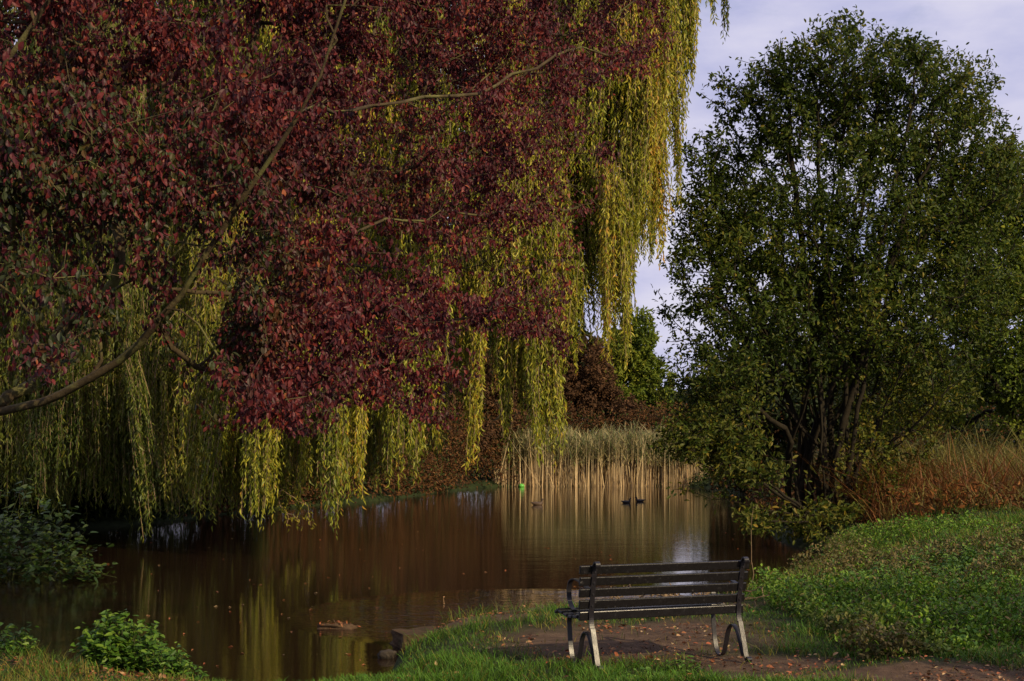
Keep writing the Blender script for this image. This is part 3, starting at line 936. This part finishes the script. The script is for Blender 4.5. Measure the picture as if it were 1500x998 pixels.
# ------------------------------------------------------------------ undergrowth closing the far bank, and the wood beyond
def band():
    n = 150000
    px = R.uniform(-150, 760, n)
    Ysh = np.interp(px, [-150, 100, 250, 400, 560, 640, 735, 800], [37, 37, 41, 49, 55.5, 65, 74, 77])
    dy = R.random(n) ** 1.3 * 7; Y = Ysh + dy + .1; X = X_(px, Y)
    top = (1.6 + 3.6 * noise2(X, Y, .33)) * (.35 + .65 * smooth(0, 3.0, dy))
    z = top * (R.random(n) ** .55)
    ok = (shore_sd(X, Y) > -.25)
    X, Y, z = X[ok], Y[ok], z[ok]
    m = 45000
    px2 = R.uniform(1040, 1600, m); Y2 = R.uniform(58, 66, m); X2 = X_(px2, Y2)
    X3, Y3 = R.uniform(5, 22, m), R.uniform(35, 76, m); s3 = shore_sd(X3, Y3)
    o3 = (s3 > -.2) & (s3 < 4.5); X3, Y3, s3 = X3[o3], Y3[o3], s3[o3]
    X, Y = np.concatenate([X, X2, X3]), np.concatenate([Y, Y2, Y3])
    z = np.concatenate([z, (2.2 + 2.2 * noise2(X2, Y2, .3)) * R.random(m) ** .55, (.5 + 1.3 * noise2(X3, Y3, .5)) * (.4 + .6 * smooth(0, 2.5, s3)) * R.random(len(X3)) ** .6])
    px4 = R.uniform(700, 1010, 16000); Y4 = R.uniform(81, 86, 16000); X4 = X_(px4, Y4)
    X, Y, z = np.concatenate([X, X4]), np.concatenate([Y, Y4]), np.concatenate([z, (1.6 + 2.4 * noise2(X4, Y4, .35)) * R.random(16000) ** .6])
    g = onground(X, Y); g[:, 2] = np.maximum(g[:, 2], 0.02) + z
    ax = R.normal(0, .7, g.shape); ax[:, 2] -= .1
    ln = R.uniform(.1, .22, len(X))
    up = R.normal(0, .7, g.shape) + np.array([.1, -.4, .6])
    hue = (R.random(len(X)) < np.maximum(smooth(.45, .6, noise2(X, Y, .25)), smooth(-9, -6, X) * ((X < 2) | (Y > 80.5))) * .8) * 1.0
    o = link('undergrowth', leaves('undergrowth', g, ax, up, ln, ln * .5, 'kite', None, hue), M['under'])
    tag(o, 'dark tangled undergrowth along the far banks beneath and behind the trees', 'undergrowth', kind='stuff')
    n = 90000
    X = R.uniform(-95, 75, n); Y = R.uniform(108, 150, n); px = 750 + F * X / Y
    hmax = np.interp(px, [-600, 700, 820, 900, 935, 1000, 1100, 1300, 1700], [17, 17, 12, 6, 4.2, 4.2, 7, 7, 9]) * (.75 + .5 * noise2(X, Y, .12))
    g = onground(X, Y); g[:, 2] += hmax * R.random(n) ** .6
    ln = R.uniform(.4, .8, n)
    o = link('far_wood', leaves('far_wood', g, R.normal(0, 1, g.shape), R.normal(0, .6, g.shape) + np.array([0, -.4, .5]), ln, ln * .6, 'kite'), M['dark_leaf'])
    tag(o, 'far belt of dark trees closing the horizon', 'woodland', kind='stuff')


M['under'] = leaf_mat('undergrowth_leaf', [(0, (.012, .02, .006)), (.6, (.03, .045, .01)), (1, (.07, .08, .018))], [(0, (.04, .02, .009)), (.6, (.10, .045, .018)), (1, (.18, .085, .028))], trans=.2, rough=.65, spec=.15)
band()

# unseen tree added outside the frame on the right to shade that corner
make_tree('added_shade_tree', 'unseen leafy tree added beyond the right edge to shade the grass and path there', 'tree', (12.3, 5.6, .3), [[(0, 0, 1.5), (.2, 0, 3.5), (0, .2, 6)], [(0, 0, 1.2), (-1.3, .3, 4)], [(0, 0, 1.2), (1.3, -.3, 4)]],
          [(12.0, 5.6, 5.2, 2.4, 2.2, 2.2), (13.6, 6.0, 6.6, 2.0, 2.0, 1.6)], 900, 7, .12, 'dark_leaf', tip=.01, rmax=.15, nodes_r=.03, seg=.4)

# ------------------------------------------------------------------ reeds
def reeds():
    n = 6500
    x = R.uniform(722, 1060, n); Y = R.uniform(75.5, 80.5, n)
    dens = .35 + .6 * noise2(x * .05, Y, 1.2)
    ok = R.random(n) < dens * (1 - .55 * smooth(1000, 1060, x))
    x, Y = x[ok], Y[ok]
    X = X_(x, Y)
    h = R.uniform(2.3, 3.25, len(X)) * (.75 + .35 * noise2(X, Y, .8))
    pos = np.stack([X, Y, np.full(len(X), -.1)], 1)
    st_ = thing('reed_bed', 'bed of tall pale tan reeds standing in the water at the far bank', 'reeds', (X_(880, 77), 77, 0))
    tag(st_, kind='stuff')
    hue = (R.random(len(X)) < .3) * R.random(len(X))
    o = link('stalks', blades('stalks', pos, h, R.uniform(.014, .036, len(X)), np.where(R.random(len(X)) < .18, R.normal(0, .45, len(X)), R.normal(0, .07, len(X))), None, hue, droop=R.uniform(0, .05, len(X))), M['reed'], st_)
    k = 4
    idx = np.repeat(np.arange(len(X)), k)
    q = pos[idx].copy(); q[:, 2] = h[idx] * R.uniform(.42, .93, len(idx))
    o = link('reed_leaves', blades('reed_leaves', q, R.uniform(.35, .7, len(idx)), R.uniform(.03, .05, len(idx)), R.uniform(.1, .7, len(idx)), None, (R.random(len(idx)) < .6) * 1.0, droop=R.uniform(.1, .8, len(idx))), M['reed_leaf'], st_)
    to_local(st_)


reeds()

# ------------------------------------------------------------------ tall grass and bracken on the right bank
def right_rough():
    n = 26000
    X = R.uniform(7.2, 24, n); Y = R.uniform(26.5, 52, n)
    px = 750 + F * X / Y
    d = shore_sd(X, Y)
    front = 29.0 + .15 * (X - 8) + 1.2 * (noise2(X, Y, .5) - .5)
    ok = (d > .8) & (Y > front) & (px < 1560) & (px > 1225)
    X, Y = X[ok], Y[ok]
    g = onground(X, Y)
    nz = noise2(X, Y, .45)
    h = R.uniform(.7, 1.35, len(X)) * (.65 + .8 * nz) * (.55 + .75 * smooth(0, 3, Y - 29 - .15 * (X - 8)))
    brown = np.clip(smooth(.42, .62, noise2(X + 30, Y, .35) + .2 * (noise2(X, Y, 1.7) - .5)) * (1 - .85 * smooth(31.5, 34, Y)) + .15 * R.random(len(X)), 0, 1)
    o = link('tall_grass', blades('tall_grass', g, h, R.uniform(.012, .03, len(X)), R.uniform(-.1, .8, len(X)), None, brown, droop=R.uniform(.05, 1.0, len(X))), M['tall_grass'])
    tag(o, 'rough tall grass, straw and green, standing on the right bank below the trees', 'grass', kind='stuff')
    # bracken: flat dead fronds
    n = 9000
    X = R.uniform(7.5, 20, n); Y = R.uniform(27.2, 34, n); px = 750 + F * X / Y
    ok = (shore_sd(X, Y) > .6) & (px > 1270) & (px < 1560) & (Y > 28 + .1 * (X - 8) + noise2(X, Y, .7)) & (noise2(X + 9, Y, .55) > .42)
    X, Y = X[ok], Y[ok]
    g = onground(X, Y, .1); g[:, 2] += R.uniform(0, .95, len(X)) * (.4 + noise2(X, Y, .6))
    ax = R.normal(0, .8, g.shape); up = R.normal(0, .6, g.shape) + np.array([0, 0, .6])
    ln = R.uniform(.08, .2, len(X))
    o = link('bracken', leaves('bracken', g, ax, up, ln, ln * .4, 'kite'), M['bracken'])
    tag(o, 'rust brown dying bracken in front of the tall grass on the right bank', 'bracken', kind='stuff')


M['bracken'] = leaf_mat('bracken_frond', [(0, (.05, .022, .008)), (.5, (.13, .048, .015)), (.85, (.21, .08, .022)), (1, (.28, .14, .04))], trans=.2, rough=.7, spec=.1)
right_rough()


# ------------------------------------------------------------------ turf, ground cover, fallen leaves
def turf():
    n = 290000
    Y = 10.9 + (30 - 10.9) * R.random(n) ** 1.6
    px = np.where(R.random(n) < .74, R.uniform(-40, 1560, n), np.where(R.random(n) < .3, R.uniform(-420, -40, n), R.uniform(1560, 2300, n)))
    X = X_(px, Y)
    d = shore_sd(X, Y)
    br = bare(X, Y)
    ok = (d > .05) & (R.random(n) < np.clip(1.05 - br * 1.35, 0.015, 1) * (1 - .62 * smooth(-1.8, -3.2, X))* (.45 + .8 * smooth(.3, .6, noise2(X, Y, 3.1)))) & (d < 30)
    # thinner where the weeds cover on the right
    X, Y, d, br = X[ok], Y[ok], d[ok], br[ok]
    g = onground(X, Y, -.005)
    nz = noise2(X, Y, 1.6)
    h = R.uniform(.03, .085, len(X)) * (.35 + 1.3 * nz + .9 * smooth(.62, .8, noise2(X, Y, 2.9))) * np.where(X < 1.0, 1.15, 1.0) * np.where(Y > 18, 1.5, 1)
    dry = np.clip((R.random(len(X)) < .10 + .5 * smooth(.15, .55, br) + .45 * smooth(-1.8, -3, X) + .5 * smooth(1.0, .2, d) * smooth(3.2, 4.2, X) + .25 * smooth(2.5, 5, X)) * R.uniform(.4, 1, len(X)), 0, 1)
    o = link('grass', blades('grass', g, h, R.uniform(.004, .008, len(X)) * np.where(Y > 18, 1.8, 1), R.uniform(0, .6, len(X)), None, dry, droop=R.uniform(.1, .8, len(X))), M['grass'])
    tag(o, 'short green turf on the near bank around the bench', 'grass', kind='stuff')
    print('grass', len(X))
    # low leafy weeds over the right bank
    n = 190000
    Y = 12.3 + (29.5 - 12.3) * R.random(n) ** 1.3
    px = np.where(R.random(n) < .57, R.uniform(1080, 1540, n), R.uniform(1540, 2300, n)); X = X_(px, Y)
    cl = noise2(X, Y, .8) + .35 * (noise2(X, Y, 2.7) - .5)
    lim = X > 2.9 + .0 * Y
    ok = (shore_sd(X, Y) > .03) & (bare(X, Y) < .4) & (R.random(n) < .06 + 1.0 * smooth(.36, .56, cl)) & lim
    X, Y, cl = X[ok], Y[ok], cl[ok]
    g = onground(X, Y)
    g[:, 2] += R.random(len(X)) * (.04 + .34 * smooth(.42, .85, cl + .25 * (noise2(X, Y, 6) - .5)))
    ax = R.normal(0, .7, g.shape); ax[:, 2] += .2
    up = R.normal(0, .45, g.shape) + np.array([0, 0, 1.0])
    ln = R.uniform(.028, .062, len(X))
    px = 750 + F * X / Y; py = YH - F * (g[:, 2] - HC) / Y
    hue = np.clip(smooth(.45, .6, noise2(X + 50, Y, .33)) + .3 * (R.random(len(X)) - .5), 0, 1)
    hue = np.where(R.random(len(X)) < .15, 1 - hue, hue)
    o = link('ground_cover', leaves('ground_cover', g, ax, up, ln, ln * .55, 'oval', None, hue), M['cover'])
    tag(o, 'leafy weeds spread over the right bank behind and beside the bench', 'ground cover', kind='stuff')
    # fallen leaves
    n = 24000
    Y = 10.9 + 8 * R.random(n) ** 1.2; px = R.uniform(-30, 1540, n); X = X_(px, Y)
    w_ = .08 + .25 * smooth(2.5, 4, X) + .45 * bare(X, Y) + .9 * smooth(-1.8, -2.8, X)
    ok = (shore_sd(X, Y) > .04) & (R.random(n) < w_) & (noise2(X, Y, 2.2) > .38)
    X, Y = X[ok], Y[ok]
    g = onground(X, Y, .012); g[:, 2] += R.random(len(X)) * .02
    ax = R.normal(0, 1, g.shape); ax[:, 2] *= .25; up = R.normal(0, .35, g.shape) + np.array([0, 0, 1.0])
    ln = R.uniform(.012, .06, len(X))
    o = link('leaf_litter', leaves('leaf_litter', g, ax, up, ln, ln * .6, 'oval'), M['litter'])
    tag(o, 'brown and orange fallen leaves scattered on the near bank', 'fallen leaves', kind='stuff')
    # leaves afloat
    n = 230
    px = R.uniform(150, 1150, n); py = R.uniform(745, 980, n); Y = 4620 / (py - YH); X = X_(px, Y)
    ok = (shore_sd(X, Y) < -.1) & (R.random(n) < .45 + .5 * noise2(X, Y, .6)); X, Y = X[ok], Y[ok]
    g = np.stack([X, Y, np.full(len(X), .006)], 1)
    ax = R.normal(0, 1, g.shape); ax[:, 2] = 0.02; up = np.tile([0, 0, 1.0], (len(X), 1)) + R.normal(0, .1, g.shape)
    ln = R.uniform(.04, .075, len(X))
    o = link('floating_leaves', leaves('floating_leaves', g, ax, up, ln, ln * .45, 'kite', R.uniform(.4, 1, len(X))), M['litter'])
    tag(o, 'pale fallen leaves floating on the pond', 'floating leaves', kind='stuff')


M['cover'] = leaf_mat('weed_leaf', [(0, (.03, .085, .008)), (.5, (.085, .19, .012)), (1, (.19, .30, .02))],
                      [(0, (.05, .045, .012)), (.5, (.10, .085, .022)), (1, (.20, .14, .05))], trans=.25, rough=.55, spec=.3)
turf()


# ------------------------------------------------------------------ weed clumps and brambles
def clump(name, label, cat, px, Y, rx, ry, hz, n, leaf, mat, kind='heart', stems=40, trail=None, z0=None, sprd=.5):
    x0 = X_(px, Y)
    z0 = float(max(height([x0], [Y])[0], 0)) if z0 is None else z0
    w = thing(name, label, cat, (x0, Y, z0))
    S, T_ = [], []
    sk = Skel(); r0 = sk.add((x0, Y, z0 - .03), -1)
    pos, ax = [], []
    for s in range(stems):
        a = R.random() * 6.283; r = math.sqrt(R.random())
        bx, by = x0 + rx * r * math.cos(a) * .75, Y + ry * r * math.sin(a) * .75
        tx, ty = x0 + rx * r * math.cos(a) * 1.05, Y + ry * r * math.sin(a) * 1.05
        bz = max(float(height([bx], [by])[0]), 0 if trail is None else z0)
        tz = bz + hz * (1 - .55 * r * r) * R.uniform(.6, 1.1)
        if trail is not None: tx += trail[0] * R.random(); tz += trail[1] * r
        i0 = sk.add((bx, by, bz - .02), -1)
        ids = sk.line([((bx + tx) / 2, (by + ty) / 2, bz + (tz - bz) * .6 + (0 if trail is None else .1)), (tx, ty, tz)], par=i0, seg=max(.05, hz * .2), wob=.006)
        m = max(3, n // stems)
        for k in range(m):
            u = 1 - .85 * R.random() ** 1.3
            j = ids[int(round(u * (len(ids) - 1)))]
            q = sk.p[j] + R.normal(0, leaf * sprd, 3)
            pos.append(q); ax.append(np.array([math.cos(k * 2.4 + s), math.sin(k * 2.4 + s), R.uniform(-.5, .2)]) + R.normal(0, .25, 3))
    pos = np.array(pos); ax = np.array(ax)
    up = R.normal(0, .3, pos.shape) + np.array([0.15, -.25, 1.0])
    ln = R.uniform(.55, 1.15, len(pos)) * leaf
    ok = pos[:, 2] > .02
    pos, ax, up, ln = pos[ok], ax[ok], up[ok], ln[ok]
    sk.radii(.003, 2.2, .01)
    tag(link('stems', sk.mesh('stems', 4), M['stem'], w), kind='stuff')
    link('foliage', leaves('foliage', pos, ax, up, ln, ln * .62, kind), M[mat], w)
    to_local(w)
    return w


M['stem'] = bark_mat('green_stem', (.04, .06, .015), (.09, .09, .03))
clump('nettle_patch', 'mound of bright green leafy weeds at the water edge, lower left', 'plant', 187, 12.55, .38, .28, .52, 3000, .062, 'nettle', stems=85)
clump('nettle_patch', 'low tail of bright green weeds to the right of the larger mound', 'plant', 250, 12.3, .24, .2, .30, 1000, .055, 'nettle', stems=40)
clump('weed_plant', 'small green leafy plant at the lower left corner by the water', 'plant', 22, 13.2, .2, .2, .26, 420, .055, 'nettle', stems=22)
clump('weed_plant', 'small dark green plant on the turf edge left of the stone slab', 'plant', 522, 12.35, .14, .12, .2, 130, .05, 'nettle', stems=18)
clump('weed_plant', 'small tufted weed growing in the bare earth behind the bench', 'plant', 1003, 12.15, .17, .13, .12, 200, .04, 'nettle', stems=30)
clump('weed_plant', 'flat leafy weed at the bottom edge between the bench ends', 'plant', 942, 11.75, .17, .12, .07, 120, .045, 'nettle', stems=22)
clump('bramble_bush', 'dark green bramble bush arching down into the water at the left edge', 'bush', 10, 23.2, 1.25, .8, 1.45, 2300, .12, 'bramble', stems=80, trail=(.45, -.45), z0=.0, sprd=.8)
clump('nettle_patch', 'taller bright green patch of weeds on the right bank', 'plant', 1385, 19.4, .95, 1.3, .30, 4200, .065, 'nettle', stems=120)
clump('nettle_patch', 'bright green weeds on the right bank nearest to the pond', 'plant', 1285, 18.4, .5, .9, .2, 1600, .06, 'nettle', stems=70)

# ------------------------------------------------------------------ small things
def stone_mat(name, c0, c1, moss=None):
    m, nt, out = mat_new(name)
    c = ramp(nt, mnoise(nt, 7, 8, .7), [(.3, c0), (.7, c1)])
    if moss: c = mixc(nt, ramp(nt, mnoise(nt, 4, 4, .6), [(.5, (0, 0, 0)), (.6, (1, 1, 1))]), c, moss)
    b = nt.nodes.new('ShaderNodeBsdfPrincipled'); b.inputs['Roughness'].default_value = .85; b.inputs['Specular IOR Level'].default_value = .15
    nt.links.new(c, b.inputs['Base Color'])
    bp = nt.nodes.new('ShaderNodeBump'); bp.inputs['Strength'].default_value = .7; bp.inputs['Distance'].default_value = .02
    nt.links.new(mnoise(nt, 30, 8, .7), bp.inputs['Height']); nt.links.new(bp.outputs[0], b.inputs['Normal'])
    nt.links.new(b.outputs[0], out.inputs[0]); return m


def rock(name, label, cat, c, s, mat, seed=0, sub=4, rz=0.0, boxy=0.0, amp=.25):
    import bmesh
    bm = bmesh.new(); bmesh.ops.create_cube(bm, size=2)
    bmesh.ops.subdivide_edges(bm, edges=bm.edges[:], cuts=7, use_grid_fill=True)
    V = np.array([v.co[:] for v in bm.verts])
    sph = norm(V)
    V = V * boxy + sph * (1 - boxy)
    V = V * (1 + amp * (vnoise(V + seed * 7.3, 1.6) - .5)[:, None] + amp * .4 * (vnoise(V + seed * 3.1, 5) - .5)[:, None])
    V = V * np.array(s)
    for v, q in zip(bm.verts, V): v.co = q
    me = bpy.data.meshes.new(name); bm.to_mesh(me); bm.free()
    for p in me.polygons: p.use_smooth = boxy < .5
    o = link(name, me, mat); o.location = tuple(c); o.rotation_euler = (0, 0, rz)
    tag(o, label, cat)
    return o


M['stone'] = stone_mat('weathered_stone', (.035, .022, .012), (.095, .058, .030), (.035, .03, .012))
M['wetwood'] = stone_mat('wet_wood', (.03, .018, .011), (.12, .075, .042))
M['darkstone'] = stone_mat('dark_stone', (.02, .017, .014), (.07, .055, .04))
Ys = 15.6
rock('stone_slab', 'flat brown stone slab with a squared end at the water edge left of the bench', 'stone slab', (X_(628, Ys), Ys + .1, .035), (.36, .30, .13), M['stone'], 1, rz=.30, boxy=.86, amp=.22)
rock('rock', 'small dark rock in the water against the end of the stone slab', 'rock', (X_(566, 14.8), 14.8, .03), (.09, .07, .06), M['darkstone'], 2, amp=.6)
Yl = 4620 / (921 - YH)
rock('sunken_log', 'short brown log lying half sunk in the pond left of the stone slab', 'log', (X_(492, Yl), Yl, .015), (.22, .06, .045), M['wetwood'], 3, rz=-.25, boxy=.2, amp=1.1)
lp = np.stack([R.normal(X_(492, Yl), .10, 70), R.normal(Yl, .03, 70), R.uniform(.03, .08, 70)], 1)
lg = bpy.data.objects['sunken_log']; o = link('debris', leaves('debris', lp - np.array(lg.location), R.normal(0, 1, (70, 3)), R.normal(0, .5, (70, 3)) + np.array([0, 0, 1.]), R.uniform(.03, .08, 70), .022, 'oval'), M['litter'], lg); o['kind'] = 'stuff'


def twiggy(name, label, cat, root, targets, r=.006, mat='twig', leaf=None, seg=.1, rmax=.03):
    w = thing(name, label, cat, root)
    sk = Skel(); sk.add(root, -1)
    sk.grow(np.array(targets), kp=.1, seg=seg, wob=.015); sk.radii(r, 2.3, rmax)
    link('twigs', sk.mesh('twigs', 5), M[mat], w)
    if leaf:
        p = np.array(sk.p); idx = np.repeat(np.arange(1, len(p)), leaf[0])
        pos = p[idx] + R.normal(0, .04, (len(idx), 3)); ax = R.normal(0, .5, pos.shape); ax[:, 2] -= .5
        link('foliage', leaves('foliage', pos, ax, R.normal(0, 1, pos.shape), R.uniform(.07, .12, len(pos)), .02, 'kite', R.uniform(.3, .9, len(pos)), np.zeros(len(pos))), M[leaf[1]], w)
    to_local(w)


Yb = 31.0
twiggy('fallen_branch', 'bare forked willow branch arching down to the water between two hanging strands', 'branch', P(405, 722, Yb),
       [P(425, 726, Yb), P(445, 738, Yb - .1), P(452, 752, Yb), P(430, 755, Yb + .1), P(415, 745, Yb - .2), P(455, 770, Yb), P(438, 770, Yb + .2), P(420, 768, Yb), P(448, 760, Yb - .2), P(410, 740, Yb + .1)], .008, leaf=(5, 'willow'))
bp_ = P(985, 925, 16.6); bp_[2] = .28
twiggy('dead_brush', 'heap of dry sticks and leaves at the water edge beyond the bench', 'brushwood', bp_, [np.array([bp_[0] + R.uniform(-.7, 1.1), bp_[1] + R.uniform(-.3, .9), R.uniform(.28, .5)]) for _ in range(90)], .006, seg=.12)


def bird(name, label, px, py, L, faceR, mats, group=None):
    Y = 4620 / (py - YH); s = L / .33
    w = thing(name, label, 'duck', (X_(px, Y), Y, 0), 0.0 if faceR else math.pi, group)
    # one continuous body from lofted rings: tail, back, breast, neck, head
    ring = [(-.175, .075, .006, .006), (-.15, .066, .022, .014), (-.10, .045, .05, .036), (-.04, .03, .07, .055), (.03, .025, .075, .058), (.085, .03, .062, .055), (.115, .055, .040, .045), (.122, .09, .024, .028), (.125, .12, .022, .024), (.135, .145, .026, .026), (.15, .152, .024, .023), (.168, .148, .012, .012), (.172, .147, .003, .003)]
    mb = MB(); n = 12; V = []; Fc = []
    pts = np.array([(r[0], r[1]) for r in ring]); tg = norm(np.gradient(pts, axis=0))
    for (x, z, rw, rh), t in zip(ring, tg):
        for k in range(n):
            a = 2 * math.pi * k / n
            V.append(((x - t[1] * rh * math.sin(a)) * s, rw * math.cos(a) * s, (z + t[0] * rh * math.sin(a)) * s))
    for i in range(len(ring) - 1):
        for k in range(n): Fc.append((i * n + k, i * n + (k + 1) % n, (i + 1) * n + (k + 1) % n, (i + 1) * n + k))
    Fc += [tuple(range(n - 1, -1, -1)), tuple((len(ring) - 1) * n + k for k in range(n))]
    mb.add(V, Fc); mb.build('body', mats[0], w, sm=True)
    b = MB(); b.add([(.165 * s, -.008 * s, .150 * s), (.165 * s, .008 * s, .150 * s), (.20 * s, 0, .140 * s), (.166 * s, 0, .136 * s)], [(0, 1, 2), (0, 2, 3), (1, 3, 2), (0, 3, 1)]); b.build('bill', mats[1], w)
    return w


def plain(name, c, rough=.7):
    m, nt, out = mat_new(name); b = nt.nodes.new('ShaderNodeBsdfPrincipled'); b.inputs['Roughness'].default_value = rough
    nt.links.new(ramp(nt, mnoise(nt, 25, 5, .6), [(.3, tuple(v * .6 for v in c)), (.7, tuple(v * 1.3 for v in c))]), b.inputs['Base Color'])
    nt.links.new(b.outputs[0], out.inputs[0]); return m


mk = plain('dark_plumage', (.018, .014, .013)); mk2 = plain('brown_plumage', (.07, .04, .022)); bl = plain('red_bill', (.25, .05, .02)); bl2 = plain('dull_bill', (.12, .10, .04))
bird('moorhen', 'dark water bird swimming by the reeds, left one of the pair, head to the right', 917, 737, .36, True, (mk, bl), 'pair of dark water birds')
bird('moorhen', 'dark water bird swimming by the reeds, right one of the pair, head to the left', 938, 735, .36, False, (mk, bl), 'pair of dark water birds')
bird('duck', 'brown duck on the water below the willow strands, left of the reeds', 787, 740, .44, True, (mk2, bl2))
bd = bpy.data.objects.new('tmp', None); bpy.data.objects.remove(bd)
rock('floating_ball', 'small bright green ball floating against the reeds', 'ball', (X_(764, 75), 75, .06), (.15, .12, .11), plain('green_plastic', (.12, .45, .06), .4), 5, amp=.12)
# bare sapling rising out of the water by the bench's right end
q0 = np.array([X_(1101, 20.0), 20.0, -.1])
w = thing('bare_sapling', 'thin bare sapling standing in the water behind the right end of the bench', 'sapling', q0)
sk = Skel(); ids = sk.line([q0, P(1103, 840, 20), P(1100, 790, 20), P(1103, 742, 20)], seg=.12, wob=.006); sk.radii(.007, 2.3, .02); sk.r = np.linspace(.007, .003, len(sk.p))
link('trunk', sk.mesh('trunk', 6), M['twig'], w)
pz = np.array([sk.p[int(len(sk.p) * R.uniform(.7, .99))] for _ in range(16)]) + R.normal(0, .03, (16, 3))
link('crown', leaves('crown', pz, R.normal(0, 1, (16, 3)), R.normal(0, 1, (16, 3)), .08, .04, 'oval', R.random(16), np.ones(16)), M['alder'], w); to_local(w)

# ------------------------------------------------------------------ sky, sun, camera
EL, AZ = math.radians(27), math.radians(136)     # azimuth clockwise from +Y
wd = bpy.data.worlds.new('World'); scene.world = wd; wd.use_nodes = True
nt = wd.node_tree; nt.nodes.clear()
sky = nt.nodes.new('ShaderNodeTexSky'); sky.sky_type = 'NISHITA'; sky.sun_disc = False
sky.sun_elevation = EL; sky.sun_rotation = AZ; sky.air_density = 1.0; sky.dust_density = 1.0
bg = nt.nodes.new('ShaderNodeBackground'); bg.inputs[1].default_value = .10
tc = nt.nodes.new('ShaderNodeTexCoord')
mpn = nt.nodes.new('ShaderNodeMapping'); mpn.inputs['Scale'].default_value = (1, 1, 2.6); nt.links.new(tc.outputs['Generated'], mpn.inputs[0])
cf = ramp(nt, mnoise(nt, 3.2, 8, .6, mpn.outputs[0]), [(.24, (.0, .0, .0)), (.44, (1, 1, 1))])
cc = ramp(nt, mnoise(nt, 6.0, 6, .55, mpn.outputs[0]), [(.32, (4.4, 4.6, 7.2)), (.5, (6.4, 6.3, 8.2)), (.68, (8.2, 7.9, 8.8))])
nt.links.new(mixc(nt, cf, sky.outputs[0], cc), bg.inputs[0])
ow = nt.nodes.new('ShaderNodeOutputWorld'); nt.links.new(bg.outputs[0], ow.inputs[0])

sd = bpy.data.lights.new('Sun', 'SUN'); sd.energy = 5.0; sd.angle = math.radians(.5); sd.color = (1, .80, .50)
so = bpy.data.objects.new('Sun', sd); COL.objects.link(so)
dirv = Vector((math.cos(EL) * math.sin(AZ), math.cos(EL) * math.cos(AZ), math.sin(EL)))
so.rotation_euler = (-dirv).to_track_quat('-Z', 'Y').to_euler(); so.location = (30, -20, 30)

cd = bpy.data.cameras.new('Camera'); cam = bpy.data.objects.new('Camera', cd); COL.objects.link(cam)
cam.location = (0, 0, HC); cam.rotation_euler = (math.radians(90), 0, 0)
cd.sensor_width = 36; cd.lens = F / 1500 * 36; cd.shift_y = (YH - 499) / 1500; cd.clip_end = 2500; cd.clip_start = .1
scene.camera = cam
scene.view_settings.view_transform = 'Standard'; scene.view_settings.look = 'None'; scene.view_settings.gamma = 1
scene.view_settings.exposure = 0.0
scene.cycles.max_bounces = 6; scene.cycles.diffuse_bounces = 2; scene.cycles.glossy_bounces = 3; scene.cycles.transmission_bounces = 3
